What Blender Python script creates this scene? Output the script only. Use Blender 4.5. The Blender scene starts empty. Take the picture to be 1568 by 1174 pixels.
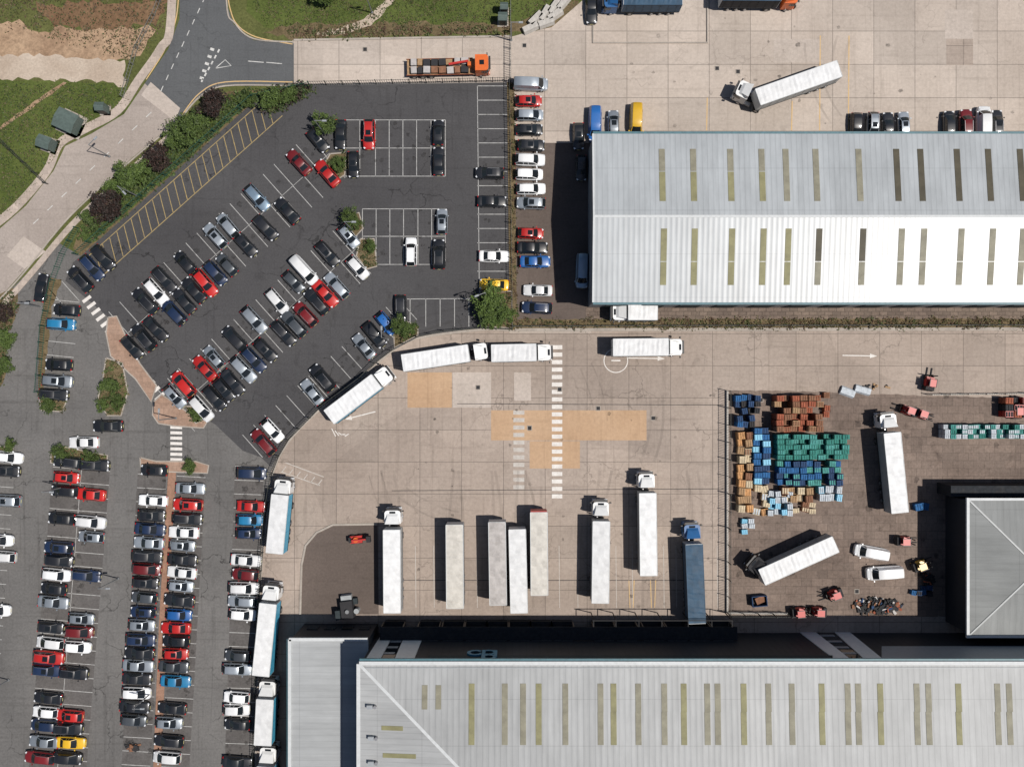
import bpy, bmesh, math, random
from mathutils import Vector, Matrix
random.seed(7)
R=random.random
def U(a,b): return a+(b-a)*R()
S=0.1; H=140.0
def P(x,y,h=0.0):
    k=S*(1-h/H); return ((x-784)*k,(587-y)*k)
scene=bpy.context.scene
# ------------------------------------------------------------------ materials
M={}
def new(name):
    m=bpy.data.materials.new(name); m.use_nodes=True
    nt=m.node_tree; b=nt.nodes['Principled BSDF']; M[name]=m
    return m,nt,b
def math_n(nt,op,a,b=None,c=None):
    n=nt.nodes.new('ShaderNodeMath'); n.operation=op
    for i,v in enumerate((a,b,c)):
        if v is None: continue
        if isinstance(v,(int,float)): n.inputs[i].default_value=v
        else: nt.links.new(v,n.inputs[i])
    return n.outputs[0]
def mix(nt,fac,a,b,mode='MIX'):
    n=nt.nodes.new('ShaderNodeMixRGB'); n.blend_type=mode
    for i,v in enumerate((fac,a,b)):
        if isinstance(v,(int,float)): n.inputs[i].default_value=v if i==0 else (v,v,v,1)
        elif isinstance(v,tuple): n.inputs[i].default_value=(*v[:3],1)
        else: nt.links.new(v,n.inputs[i])
    return n.outputs[0]
def noise(nt,vec,scale,detail=4,rough=.6,dist=0):
    n=nt.nodes.new('ShaderNodeTexNoise'); n.inputs['Scale'].default_value=scale
    n.inputs['Detail'].default_value=detail; n.inputs['Roughness'].default_value=rough
    n.inputs['Distortion'].default_value=dist
    nt.links.new(vec,n.inputs['Vector']); return n.outputs[0]
def mapping(nt,vec,scale=(1,1,1),rot=0,loc=(0,0,0)):
    n=nt.nodes.new('ShaderNodeMapping'); n.inputs['Scale'].default_value=scale
    n.inputs['Rotation'].default_value=(0,0,rot); n.inputs['Location'].default_value=loc
    nt.links.new(vec,n.inputs['Vector']); return n.outputs[0]
def rng(nt,v,a,b,c=0.,d=1.):
    n=nt.nodes.new('ShaderNodeMapRange'); n.inputs[1].default_value=a;n.inputs[2].default_value=b
    n.inputs[3].default_value=c;n.inputs[4].default_value=d; nt.links.new(v,n.inputs[0]); return n.outputs[0]
def bump(nt,b,h,st=.3,dist=.05):
    n=nt.nodes.new('ShaderNodeBump'); n.inputs['Strength'].default_value=st; n.inputs['Distance'].default_value=dist
    nt.links.new(h,n.inputs['Height']); nt.links.new(n.outputs[0],b.inputs['Normal'])
def ground_mat(name,c1,c2,scale=.06,fine=2.0,finea=.35,joints=None,stain=.35,crack=0.,rough=.9,patch=0.,rot=0,streak=.25):
    m,nt,b=new(name); tc=nt.nodes.new('ShaderNodeTexCoord').outputs['Object']
    n1=rng(nt,noise(nt,tc,scale,6,.6,.3),.3,.7)
    col=mix(nt,n1,c1,c2)
    n2=noise(nt,tc,fine,6,.75)
    col=mix(nt,1.,col,rng(nt,n2,.25,.75,1-finea,1+finea),'MULTIPLY')
    n3=rng(nt,noise(nt,tc,.45,5,.7,.5),.56,.75)
    col=mix(nt,math_n(nt,'MULTIPLY',n3,stain),col,(c1[0]*.35,c1[1]*.33,c1[2]*.32))
    if streak:
        for k,(sx,sy,r) in enumerate(((.06,1.3,rot),(1.3,.05,rot+.15))):
            ns=rng(nt,noise(nt,mapping(nt,tc,(sx,sy,1),r,(k*31,7,0)),1.0,4,.7,.4),.55,.78)
            col=mix(nt,math_n(nt,'MULTIPLY',ns,streak),col,(c1[0]*.45,c1[1]*.44,c1[2]*.43))
    if joints:
        bw,bh,off,mort,va,jd=joints
        bt=nt.nodes.new('ShaderNodeTexBrick'); nt.links.new(mapping(nt,tc,(1,1,1),rot,(1.3,2.2,0)),bt.inputs['Vector'])
        bt.offset=off; bt.inputs['Scale'].default_value=1; bt.inputs['Brick Width'].default_value=bw
        bt.inputs['Row Height'].default_value=bh; bt.inputs['Mortar Size'].default_value=mort
        bt.inputs['Mortar Smooth'].default_value=.3
        bt.inputs['Color1'].default_value=(1-va,1-va,1-va,1); bt.inputs['Color2'].default_value=(1+va,1+va*.9,1+va*.8,1)
        bt.inputs['Mortar'].default_value=(jd,jd,jd,1)
        col=mix(nt,1.,col,bt.outputs['Color'],'MULTIPLY')
    if crack:
        v=nt.nodes.new('ShaderNodeTexVoronoi'); v.feature='DISTANCE_TO_EDGE'; v.inputs['Scale'].default_value=.12
        w=nt.nodes.new('ShaderNodeVectorMath'); w.operation='ADD'; nn=nt.nodes.new('ShaderNodeTexNoise'); nn.inputs['Scale'].default_value=.35
        nn.inputs['Detail'].default_value=5; nt.links.new(tc,nn.inputs['Vector'])
        sc=nt.nodes.new('ShaderNodeVectorMath'); sc.operation='SCALE'; sc.inputs['Scale'].default_value=5; nt.links.new(nn.outputs['Color'],sc.inputs[0])
        nt.links.new(tc,w.inputs[0]); nt.links.new(sc.outputs[0],w.inputs[1]); nt.links.new(w.outputs[0],v.inputs['Vector'])
        ck=rng(nt,v.outputs[0],0,.012,1,0)
        gate=rng(nt,noise(nt,tc,.09,2),.45,.6)
        col=mix(nt,math_n(nt,'MULTIPLY',math_n(nt,'MULTIPLY',ck,gate),crack),col,(c1[0]*.3,c1[1]*.3,c1[2]*.3))
    if patch:
        bp=nt.nodes.new('ShaderNodeTexVoronoi'); bp.inputs['Scale'].default_value=.05; nt.links.new(tc,bp.inputs['Vector'])
        sep=nt.nodes.new('ShaderNodeSeparateColor'); nt.links.new(bp.outputs['Color'],sep.inputs[0])
        col=mix(nt,1.,col,rng(nt,sep.outputs[0],0,1,1-patch,1+patch),'MULTIPLY')
    nt.links.new(col,b.inputs['Base Color']); b.inputs['Roughness'].default_value=rough
    b.inputs['Specular IOR Level'].default_value=.2
    bump(nt,b,n2,.25,.02)
    return m
def simple(name,c,rough=.6,metal=0,var=.1,scale=2.,coat=0,spec=.5,objvar=0.,dirt=0.):
    m,nt,b=new(name); tc=nt.nodes.new('ShaderNodeTexCoord').outputs['Object']
    n=noise(nt,tc,scale,4,.65)
    col=mix(nt,1.,c,rng(nt,n,.3,.7,1-var,1+var),'MULTIPLY')
    if objvar:
        oi=nt.nodes.new('ShaderNodeObjectInfo').outputs['Random']
        col=mix(nt,1.,col,rng(nt,oi,0,1,1-objvar,1+objvar),'MULTIPLY')
    if dirt:
        n2=rng(nt,noise(nt,tc,.7,5,.7),.5,.8)
        col=mix(nt,math_n(nt,'MULTIPLY',n2,dirt),col,(.09,.075,.06))
    nt.links.new(col,b.inputs['Base Color']); b.inputs['Roughness'].default_value=rough
    b.inputs['Metallic'].default_value=metal; b.inputs['Specular IOR Level'].default_value=spec
    b.inputs['Coat Weight'].default_value=coat; b.inputs['Coat Roughness'].default_value=.08
    return m
def paint_mark(name,c,worn=.5,under=(.1,.1,.1)):
    m,nt,b=new(name); tc=nt.nodes.new('ShaderNodeTexCoord').outputs['Object']
    n=rng(nt,noise(nt,tc,1.3,7,.85),.38,.7,0,worn)
    nt.links.new(mix(nt,n,c,under),b.inputs['Base Color']); b.inputs['Roughness'].default_value=.8
def decal(name,c,amax,scale=.6):
    m,nt,b=new(name); tc=nt.nodes.new('ShaderNodeTexCoord').outputs['Object']
    a=rng(nt,noise(nt,tc,scale,6,.75),.35,.75,0,amax)
    b.inputs['Base Color'].default_value=(*c,1); b.inputs['Roughness'].default_value=.9; nt.links.new(a,b.inputs['Alpha'])
decal('tyre_rubber_decal',(.05,.045,.04),.2,.25); decal('oil_decal',(.02,.018,.017),.6,.9)
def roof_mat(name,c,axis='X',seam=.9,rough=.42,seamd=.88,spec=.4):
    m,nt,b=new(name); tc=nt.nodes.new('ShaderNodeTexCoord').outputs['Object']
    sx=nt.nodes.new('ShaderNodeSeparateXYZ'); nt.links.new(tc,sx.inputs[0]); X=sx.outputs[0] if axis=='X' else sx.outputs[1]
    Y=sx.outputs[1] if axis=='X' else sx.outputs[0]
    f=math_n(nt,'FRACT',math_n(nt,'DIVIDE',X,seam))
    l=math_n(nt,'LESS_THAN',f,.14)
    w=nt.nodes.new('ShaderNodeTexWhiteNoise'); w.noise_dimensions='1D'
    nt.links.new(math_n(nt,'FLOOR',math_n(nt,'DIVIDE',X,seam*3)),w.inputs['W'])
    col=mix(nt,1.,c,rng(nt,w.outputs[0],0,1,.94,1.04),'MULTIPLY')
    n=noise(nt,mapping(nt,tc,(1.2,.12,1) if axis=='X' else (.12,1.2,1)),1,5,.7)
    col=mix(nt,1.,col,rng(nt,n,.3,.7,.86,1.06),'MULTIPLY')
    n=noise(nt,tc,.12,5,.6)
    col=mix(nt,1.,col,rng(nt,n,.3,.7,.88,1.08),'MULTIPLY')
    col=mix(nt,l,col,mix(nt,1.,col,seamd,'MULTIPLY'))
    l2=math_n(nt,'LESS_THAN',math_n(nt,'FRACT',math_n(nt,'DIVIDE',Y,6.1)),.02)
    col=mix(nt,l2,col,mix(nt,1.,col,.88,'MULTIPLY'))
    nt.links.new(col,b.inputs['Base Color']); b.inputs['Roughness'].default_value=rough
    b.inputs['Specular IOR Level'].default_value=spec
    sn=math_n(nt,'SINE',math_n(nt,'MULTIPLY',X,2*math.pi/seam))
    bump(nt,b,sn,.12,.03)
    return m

ground_mat('grass_mat',(.062,.074,.022),(.11,.115,.04),.12,2.5,.55,stain=.45,streak=0)
ground_mat('lush_grass_mat',(.058,.08,.018),(.09,.112,.03),.12,2.5,.5,stain=.35,streak=0)
ground_mat('dry_verge_mat',(.09,.07,.035),(.16,.12,.07),.4,2.5,.55,stain=.5,streak=0)
ground_mat('earth_mat',(.24,.155,.1),(.38,.27,.18),.15,1.5,.5,stain=.5,streak=0)
ground_mat('red_earth_mat',(.13,.075,.042),(.19,.12,.07),.15,1.5,.5,stain=.4,streak=0)
ground_mat('gravel_path_mat',(.36,.29,.23),(.47,.4,.33),.2,3,.25,stain=.2,streak=.1)
ground_mat('road_dark_mat',(.085,.089,.094),(.11,.115,.12),.06,4,.2,stain=.25,crack=.5,rot=.9,streak=.35)
ground_mat('road_old_mat',(.27,.23,.205),(.36,.315,.285),.06,3,.2,stain=.2,crack=.5,rot=.75,streak=.3)
ground_mat('asphalt_new_mat',(.054,.053,.056),(.075,.074,.077),.05,4,.25,stain=.4,crack=.85,rot=.73,streak=.35)
ground_mat('asphalt_grey_mat',(.105,.102,.1),(.155,.15,.146),.06,3,.25,stain=.35,crack=.85,rot=0,streak=.5)
ground_mat('bay_asphalt_mat',(.08,.075,.073),(.12,.113,.11),.2,3,.3,stain=.55,rot=0,streak=.2)
ground_mat('brown_asphalt_mat',(.09,.072,.063),(.128,.102,.089),.08,3,.2,stain=.3,streak=.25)
ground_mat('concrete_light_mat',(.35,.3,.26),(.455,.4,.355),.05,2,.16,joints=(6.3,5.1,0,.06,.09,.55),stain=.22,crack=.3,patch=.05,streak=.3)
ground_mat('concrete_yard_mat',(.265,.218,.186),(.375,.316,.274),.045,2,.18,joints=(6.4,4.9,0,.055,.07,.56),stain=.28,crack=.5,patch=.06,streak=.42)
ground_mat('paving_brown_mat',(.13,.1,.085),(.21,.165,.14),.09,2.5,.3,joints=(1.6,1.2,.5,.05,.12,.75),stain=.6,streak=.4)
ground_mat('pavers_mat',(.13,.1,.085),(.19,.15,.12),.12,3,.3,joints=(1.2,.6,.5,.06,.2,.6),stain=.5,streak=.1)
ground_mat('patch_tan_mat',(.38,.25,.155),(.46,.32,.21),.1,2,.14,stain=.2,streak=.3)
ground_mat('patch_light_mat',(.38,.33,.29),(.45,.395,.355),.1,2,.2,stain=.2,streak=.2)
ground_mat('pink_paving_mat',(.26,.17,.125),(.34,.235,.18),.3,3,.25,joints=(.8,.8,.5,.03,.1,.85),stain=.2,streak=.05)
ground_mat('brick_path_mat',(.22,.125,.085),(.3,.18,.13),.3,3,.3,stain=.35,streak=.05)
ground_mat('footpath_mat',(.34,.285,.245),(.44,.375,.33),.2,3,.2,joints=(.9,.9,.5,.03,.1,.8),stain=.25,streak=.05)
ground_mat('kerb_mat',(.28,.25,.22),(.38,.34,.3),.3,3,.2,stain=.2,streak=0)
paint_mark('white_paint',(.45,.45,.44),.75,(.1,.1,.1))
paint_mark('road_white',(.6,.6,.58),.7,(.12,.12,.12))
paint_mark('white_paint_faint',(.48,.46,.43),.9,(.32,.27,.235))
paint_mark('zebra_paint',(.68,.66,.63),.6,(.33,.28,.25))
paint_mark('yellow_paint',(.38,.28,.11),.8,(.09,.08,.07))
paint_mark('yellow_faint',(.58,.38,.14),.8,(.38,.31,.26))
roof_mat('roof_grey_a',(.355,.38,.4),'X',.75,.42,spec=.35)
roof_mat('roof_grey_a_south_lit',(.37,.395,.415),'X',.75,.38,spec=.55)  # same sheet as the north slope, base colour lightened to paint in sun glare
roof_mat('roof_grey_b',(.34,.35,.355),'X',.8,.45,spec=.3)
roof_mat('roof_grey_b_east',(.36,.37,.375),'X',.8,.5,spec=.25)
roof_mat('roof_grey_b_side',(.36,.37,.375),'Y',.8,.45,spec=.3)
roof_mat('roof_annex',(.35,.365,.375),'Y',.9,.5,.92,spec=.3)
roof_mat('roof_d',(.24,.25,.25),'X',.9,.75,.95,spec=.15)
roof_mat('roof_d_side',(.225,.235,.235),'Y',.9,.75,.95,spec=.15)
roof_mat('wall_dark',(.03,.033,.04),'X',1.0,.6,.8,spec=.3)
roof_mat('wall_grey',(.22,.24,.26),'Y',1.0,.5,.85)
simple('trim_white',(.5,.52,.53),.55,var=.08,dirt=.1,spec=.3)
simple('trim_grey',(.27,.29,.31),.5,var=.1)
simple('trim_dark',(.03,.04,.045),.7,var=.2,spec=.2)
simple('canopy_dark',(.025,.028,.033),.85,var=.3,spec=.15,dirt=.3)
simple('trim_teal',(.05,.13,.16),.5,var=.2)
simple('skylight_olive',(.215,.205,.11),.6,var=.18,scale=.6,dirt=.35,spec=.25)
simple('skylight_dark',(.07,.062,.042),.6,var=.25,scale=.6,dirt=.3,spec=.25)
simple('skylight_tan',(.215,.205,.155),.6,var=.2,scale=.6,dirt=.4,spec=.25)
simple('rubber',(.02,.02,.02),.85)
simple('black_plastic',(.02,.02,.022),.5)
simple('chassis',(.03,.03,.033),.75,dirt=.3,spec=.2)
simple('steel',(.35,.35,.36),.4,.8)
simple('galv',(.22,.23,.24),.5,.3)
simple('fence_dark',(.04,.045,.04),.6)
simple('fence_green',(.02,.08,.055),.6)
simple('fence_grey',(.2,.21,.2),.5,.3)
simple('glass',(.012,.015,.018),.06,spec=.6,var=.0)
simple('headlight',(.6,.62,.65),.15)
simple('taillight',(.4,.01,.01),.2)
simple('plate',(.7,.65,.3),.5)
car_cols={'W':(.72,.73,.74),'S':(.36,.4,.44),'L':(.24,.33,.42),'G':(.09,.1,.11),'K':(.013,.014,.017),'N':(.012,.025,.065),
 'B':(.015,.1,.32),'C':(.02,.2,.4),'R':(.42,.016,.013),'D':(.14,.01,.012),'Y':(.7,.42,.02),'E':(.4,.36,.3)}
for k,c in car_cols.items():
    simple('car_paint_'+k,c,.32 if k in'SLG' else .38,.5 if k in 'SLG' else 0,var=.04,coat=.8,objvar=.2,dirt=.08)
simple('truck_white',(.68,.69,.69),.4,var=.05,objvar=.08,dirt=.1)
simple('truck_blue',(.02,.1,.26),.4,dirt=.1)
simple('truck_orange',(.6,.12,.02),.4,dirt=.1)
simple('truck_red',(.4,.02,.015),.45,dirt=.15)
simple('tarp_white',(.62,.63,.64),.55,var=.1,scale=1.2,dirt=.15,objvar=.08,spec=.3)
simple('tarp_grey',(.38,.36,.35),.55,var=.15,scale=1.2,dirt=.5)
simple('tarp_beige',(.5,.48,.44),.55,var=.12,scale=1.2,dirt=.35)
simple('tarp_dkblue',(.03,.07,.12),.6,var=.2,scale=1.2,dirt=.2,spec=.3)
simple('side_cyan',(.06,.34,.52),.45,dirt=.1)
simple('side_grey',(.3,.32,.33),.5,dirt=.2)
simple('wood',(.3,.19,.1),.8,var=.3)
simple('wood_orange',(.45,.24,.1),.8,var=.35)
simple('crate_red',(.26,.08,.045),.75,var=.35,spec=.2)
simple('crate_brown',(.2,.1,.06),.8,var=.3,spec=.2)
simple('crate_green',(.03,.17,.145),.7,var=.35,spec=.2)
simple('crate_teal',(.06,.24,.22),.7,var=.35,spec=.2)
simple('crate_blue',(.02,.1,.25),.7,var=.3,spec=.2)
simple('crate_navy',(.02,.05,.12),.7,var=.3,spec=.2)
simple('crate_white',(.42,.46,.5),.6,var=.25,spec=.3)
simple('crate_cream',(.45,.37,.25),.7,var=.3)
simple('concrete_block',(.42,.4,.37),.85,var=.2)
simple('bark',(.08,.06,.045),.9,var=.3)
simple('sign_blue',(.03,.2,.32),.4)
simple('cabinet_green',(.08,.11,.1),.6,var=.2)
def leaf(name,c):
    m,nt,b=new(name); oi=nt.nodes.new('ShaderNodeObjectInfo').outputs['Random']
    tc=nt.nodes.new('ShaderNodeTexCoord').outputs['Object']
    col=mix(nt,1.,c,rng(nt,oi,0,1,.8,1.2),'MULTIPLY')
    col=mix(nt,1.,col,rng(nt,noise(nt,tc,1.5,3),.3,.7,.6,1.4),'MULTIPLY')
    nt.links.new(col,b.inputs['Base Color']); b.inputs['Roughness'].default_value=.65; b.inputs['Specular IOR Level'].default_value=.3
leaf('leaf_g1',(.058,.09,.02)); leaf('leaf_g2',(.085,.125,.03)); leaf('leaf_g3',(.03,.05,.015))
leaf('leaf_p1',(.026,.017,.014)); leaf('leaf_p2',(.045,.022,.018)); leaf('leaf_p3',(.016,.013,.01))
leaf('leaf_b1',(.11,.095,.045)); leaf('leaf_b2',(.1,.065,.04)); leaf('leaf_b3',(.055,.068,.022))

# ------------------------------------------------------------------ mesh builder
class MB:
    def __init__(s): s.v=[];s.f=[];s.m=[];s.sm=[];s.names=[]
    def mi(s,n):
        if n not in s.names: s.names.append(n)
        return s.names.index(n)
    def face(s,pts,mat,smooth=False):
        i=len(s.v); s.v+= [tuple(p) for p in pts]; s.f.append(tuple(range(i,i+len(pts)))); s.m.append(s.mi(mat)); s.sm.append(smooth)
    def mesh8(s,c,mat):
        i=len(s.v); s.v+=[tuple(p) for p in c]
        for q in ((3,2,1,0),(4,5,6,7),(0,1,5,4),(1,2,6,5),(2,3,7,6),(3,0,4,7)):
            s.f.append(tuple(i+k for k in q)); s.m.append(s.mi(mat)); s.sm.append(False)
    def box(s,cx,cy,cz,sx,sy,sz,mat,rz=0,tx=0,ty=0):
        c=[];co,si=math.cos(rz),math.sin(rz)
        for z,a,b in ((-.5,0,0),(.5,tx,ty)):
            for x,y in ((-.5,-.5),(.5,-.5),(.5,.5),(-.5,.5)):
                X=x*(sx-a);Y=y*(sy-b); c.append((cx+X*co-Y*si,cy+X*si+Y*co,cz+z*sz))
        s.mesh8(c,mat)
    def prism(s,poly,z0,z1,mat,side=None):
        a=sum(poly[i][0]*poly[(i+1)%len(poly)][1]-poly[(i+1)%len(poly)][0]*poly[i][1] for i in range(len(poly)))
        if a<0: poly=poly[::-1]
        s.face([(x,y,z1) for x,y in poly],mat)
        n=len(poly)
        for i in range(n):
            a,b=poly[i],poly[(i+1)%n]
            s.face([(a[0],a[1],z0),(b[0],b[1],z0),(b[0],b[1],z1),(a[0],a[1],z1)],side or mat)
    def flat(s,poly,z,mat):
        a=sum(poly[i][0]*poly[(i+1)%len(poly)][1]-poly[(i+1)%len(poly)][0]*poly[i][1] for i in range(len(poly)))
        if a<0: poly=poly[::-1]
        s.face([(x,y,z) for x,y in poly],mat)
    def cyl(s,c,r,h,axis,mat,n=12,r2=None):
        r2=r if r2 is None else r2
        a=[];b=[]
        for k in range(n):
            t=2*math.pi*k/n; u,v=math.cos(t),math.sin(t)
            for lst,rr,hh in ((a,r,-h/2),(b,r2,h/2)):
                if axis=='Z': lst.append((c[0]+u*rr,c[1]+v*rr,c[2]+hh))
                elif axis=='Y': lst.append((c[0]+u*rr,c[1]+hh,c[2]+v*rr))
                else: lst.append((c[0]+hh,c[1]+u*rr,c[2]+v*rr))
        for k in range(n):
            s.face([a[k],a[(k+1)%n],b[(k+1)%n],b[k]],mat)
        s.face(a[::-1],mat); s.face(b,mat)
    def ribbon(s,pts,w,z,mat,h=0,off=0):
        n=len(pts);L=[];Rr=[]
        for i in range(n):
            if i==0: d=Vector(pts[1])-Vector(pts[0])
            elif i==n-1: d=Vector(pts[-1])-Vector(pts[-2])
            else: d=(Vector(pts[i+1])-Vector(pts[i])).normalized()+(Vector(pts[i])-Vector(pts[i-1])).normalized()
            d.normalize(); nn=Vector((-d.y,d.x)); p=Vector(pts[i])
            L.append(p+nn*(off+w/2)); Rr.append(p+nn*(off-w/2))
        for i in range(n-1):
            q=[Rr[i],Rr[i+1],L[i+1],L[i]]
            if h: s.mesh8([(a.x,a.y,z) for a in q]+[(a.x,a.y,z+h) for a in q],mat)
            else: s.face([(a.x,a.y,z) for a in q],mat)
    def data(s,name,recalc=False):
        me=bpy.data.meshes.new(name); me.from_pydata(s.v,[],s.f)
        for n in s.names: me.materials.append(M[n])
        me.polygons.foreach_set('material_index',s.m); me.polygons.foreach_set('use_smooth',s.sm)
        if recalc:
            bm=bmesh.new(); bm.from_mesh(me); bmesh.ops.remove_doubles(bm,verts=bm.verts,dist=.0005); bmesh.ops.recalc_face_normals(bm,faces=bm.faces); bm.to_mesh(me); bm.free()
        me.update(); return me
    def obj(s,name,loc=(0,0,0),rz=0,recalc=False):
        return place(s.data(name,recalc),name,loc,rz)
def place(me,name,loc=(0,0,0),rz=0,sc=1,parent=None):
    o=bpy.data.objects.new(name,me); o.location=loc; o.rotation_euler=(0,0,rz); o.scale=(sc,)*3 if isinstance(sc,(int,float)) else sc
    scene.collection.objects.link(o)
    if parent: o.parent=parent
    return o
def PP(l,h=0): return [P(x,y,h) for x,y in l]
def smooth_line(pts,n=6):
    out=[]
    for i in range(len(pts)-1):
        p0=Vector(pts[max(i-1,0)]);p1=Vector(pts[i]);p2=Vector(pts[i+1]);p3=Vector(pts[min(i+2,len(pts)-1)])
        for k in range(n):
            t=k/n
            out.append(tuple(.5*((2*p1)+(-p0+p2)*t+(2*p0-5*p1+4*p2-p3)*t*t+(-p0+3*p1-3*p2+p3)*t**3)))
    out.append(tuple(pts[-1])); return out
def jit(poly,amp=.25,step=.8):
    out=[];n=len(poly)
    for i in range(n):
        a=Vector(poly[i]);b=Vector(poly[(i+1)%n]);L=(b-a).length;k=min(120,max(1,int(L/step)));d=(b-a);nn=Vector((-d.y,d.x)).normalized()
        for j in range(k):
            p=a+d*(j/k)+nn*U(-amp,amp); out.append((p.x,p.y))
    return out
def inside(p,poly):
    x,y=p;c=False;n=len(poly);j=n-1
    for i in range(n):
        xi,yi=poly[i];xj,yj=poly[j]
        if (yi>y)!=(yj>y) and x<(xj-xi)*(y-yi)/(yj-yi)+xi: c=not c
        j=i
    return c
def sheet(name,poly,z,mat,jitter=0):
    b=MB(); pw=PP(poly)
    if jitter: pw=jit(pw,jitter)
    b.flat(pw,z,mat); return b.obj(name)

# ------------------------------------------------------------------ ground sheets
g=MB(); g.face([(-1500,-1500,0),(1500,-1500,0),(1500,1500,0),(-1500,1500,0)],'grass_mat'); g.obj('ground')
sheet('grass_verge',[(-60,120),(190,128),(215,150),(170,190),(100,215),(70,260),(50,300),(-60,360)],.004,'lush_grass_mat',.2)
sheet('bare_earth',[(-200,50),(20,30),(60,48),(110,42),(190,38),(235,45),(222,80),(180,95),(-200,100)],.008,'earth_mat',.6)
sheet('bare_earth',[(55,8),(255,0),(238,40),(130,46),(85,40)],.012,'red_earth_mat',.6)
sheet('dirt_track',[(-200,84),(60,85),(150,90),(192,92),(190,132),(140,124),(60,122),(-200,116)],.016,'gravel_path_mat',.35)
sheet('dirt_track',[(-20,208),(60,151),(98,125),(103,128),(64,155),(-20,214)],.012,'earth_mat',.12)
sheet('grass_verge',[(372,-300),(910,-300),(893,0),(845,42),(782,42),(450,50),(405,42),(378,18)],.004,'lush_grass_mat',.1)
sheet('dry_verge',[(430,38),(540,34),(700,36),(782,34),(830,20),(893,-5),(845,48),(450,60),(400,50)],.008,'dry_verge_mat',.4)
sheet('dirt_track',[(480,52),(540,38),(580,12),(630,-60),(648,-60),(600,8),(560,44),(500,56)],.012,'gravel_path_mat',.25)
sheet('concrete_yard',[(448,62),(782,57),(800,52),(845,42),(893,0),(900,-300),(2200,-300),(2200,480),(905,480),(905,510),(780,510),(775,130),(448,130)],.012,'concrete_light_mat')
sheet('loading_yard',[(300,505),(2200,505),(2200,1300),(300,1300)],.008,'concrete_yard_mat')
sheet('asphalt_apron',[(789,219),(906,219),(906,504),(789,504)],.02,'brown_asphalt_mat')
sheet('paved_strip',[(897,463),(2000,463),(2000,489),(897,489)],.024,'pavers_mat')
sheet('verge_strip',[(780,489),(2000,488),(2000,504),(780,506)],.03,'dry_verge_mat',.15)
sheet('paved_storage_yard',[(1116,598),(1190,598),(1568,610),(2000,610),(2000,950),(1116,940)],.016,'paving_brown_mat',.1)
ux,uy=.747,-.665; vx,vy=.665,.747
def uv(t,c): return (t*ux+c*vx, t*uy+c*vy)
hA=uv(190,375); hB_=uv(-168,375)
lot=[(475,130),(782,126),(784,503),(735,502),(640,515),(598,536),(550,577),(490,622),(440,672),(415,722),(405,800),(396,900),(385,1300),(-300,1300),(-300,700),(-60,560),(-60,520),(10,450),(60,400),(90,372),hB_,hA,(425,162)]
sheet('car_park_asphalt',lot,.02,'asphalt_grey_mat')
sheet('car_park_asphalt',[(475,131),(781,127),(783,502),(735,501),(640,514),(598,535),(550,576),(490,621),(440,671),(415,715),(400,700),(372,690),(330,650),(245,600),(165,485),(130,455),(100,430),(112,402),hB_,hA,(425,162)],.026,'asphalt_new_mat')
sheet('road',[(-80,530),(0,456),(45,405),(80,360),(120,316),(200,244),(275,182),(222,128),(190,175),(140,205),(100,224),(82,262),(40,315),(0,350),(-80,410)],.024,'road_old_mat')
sheet('road',[(278,-300),(275,30),(258,75),(222,128),(275,182),(305,147),(345,130),(450,130),(450,67),(388,62),(358,38),(345,0),(343,-300)],.03,'road_dark_mat')
vp=[(478,130),(428,160),hA,hB_,(112,380),(122,352),(150,320),(205,262),(282,190),(312,160),(350,140),(440,136)]
sheet('verge',vp,.018,'dry_verge_mat')
vg=[(470,131),(392,148),(330,204),(240,284),(140,372),(150,335),(215,265),(290,195),(350,146),(410,138)]
sheet('verge',vg,.022,'lush_grass_mat',.3)
sheet('verge',[(-40,470),(25,440),(28,470),(10,520),(8,580),(-40,640)],.03,'dry_verge_mat',.2)
sheet('verge',[(70,425),(95,428),(80,470),(72,540),(66,605),(58,605),(60,520)],.034,'dry_verge_mat',.15)
k=MB()
k.ribbon(smooth_line(PP([(268,-200),(262,30),(246,75),(212,124),(180,170),(130,198),(92,220),(72,262),(30,312),(-10,346),(-80,398)])),1.3,.0,'footpath_mat',.11)
k.ribbon(smooth_line(PP([(284,188),(205,257),(125,330),(88,370),(52,414),(5,466),(-80,545)])),.9,.0,'footpath_mat',.1)
k.obj('pavement')
k=MB()
for pts in ([(-80,532),(0,458),(45,408),(80,363),(120,319),(200,247),(275,185)],[(276,184),(306,149),(346,132),(448,132)],[(346,-200),(347,0),(360,36),(389,60),(450,65)]):
    k.ribbon(smooth_line(PP(pts)),.22,.02,'kerb_mat',.12)
k.ribbon(PP([(450,62),(782,56)]),.3,.012,'kerb_mat',.14)
k.ribbon(PP([(789,505),(2000,503)]),.5,.012,'kerb_mat',.15)
edge=smooth_line(PP([(784,506),(735,505),(640,518),(600,538),(552,580),(492,625),(443,675),(418,725),(408,800),(399,900),(388,1300)]))
k.ribbon(edge,.35,.012,'kerb_mat',.16)
k.ribbon(PP([(908,10),(908,66),(1083,66),(1083,-40)]),.25,.012,'kerb_mat',.2)
isl=PP([(580,940),(460,940),(462,865),(468,835),(485,815),(510,803),(578,802)])
k.ribbon(isl[1:],.3,.012,'kerb_mat',.14); k.obj('kerb')
b=MB(); b.flat(isl,.03,'brown_asphalt_mat'); b.obj('asphalt_island')
b=MB(); b.ribbon(PP([(782,127),(786,503)]),1.1,.02,'dry_verge_mat',.08); b.obj('planting_strip')
for x0,y0,x1,y1,mt in ((624,570,692,624,'patch_tan_mat'),(693,570,752,624,'patch_light_mat'),(787,570,813,613,'patch_light_mat'),(752,628,990,674,'patch_tan_mat'),(811,675,888,717,'patch_tan_mat')):
    sheet('concrete_patch',[(x0,y0),(x1,y0),(x1,y1),(x0,y1)],.016,mt)
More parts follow.
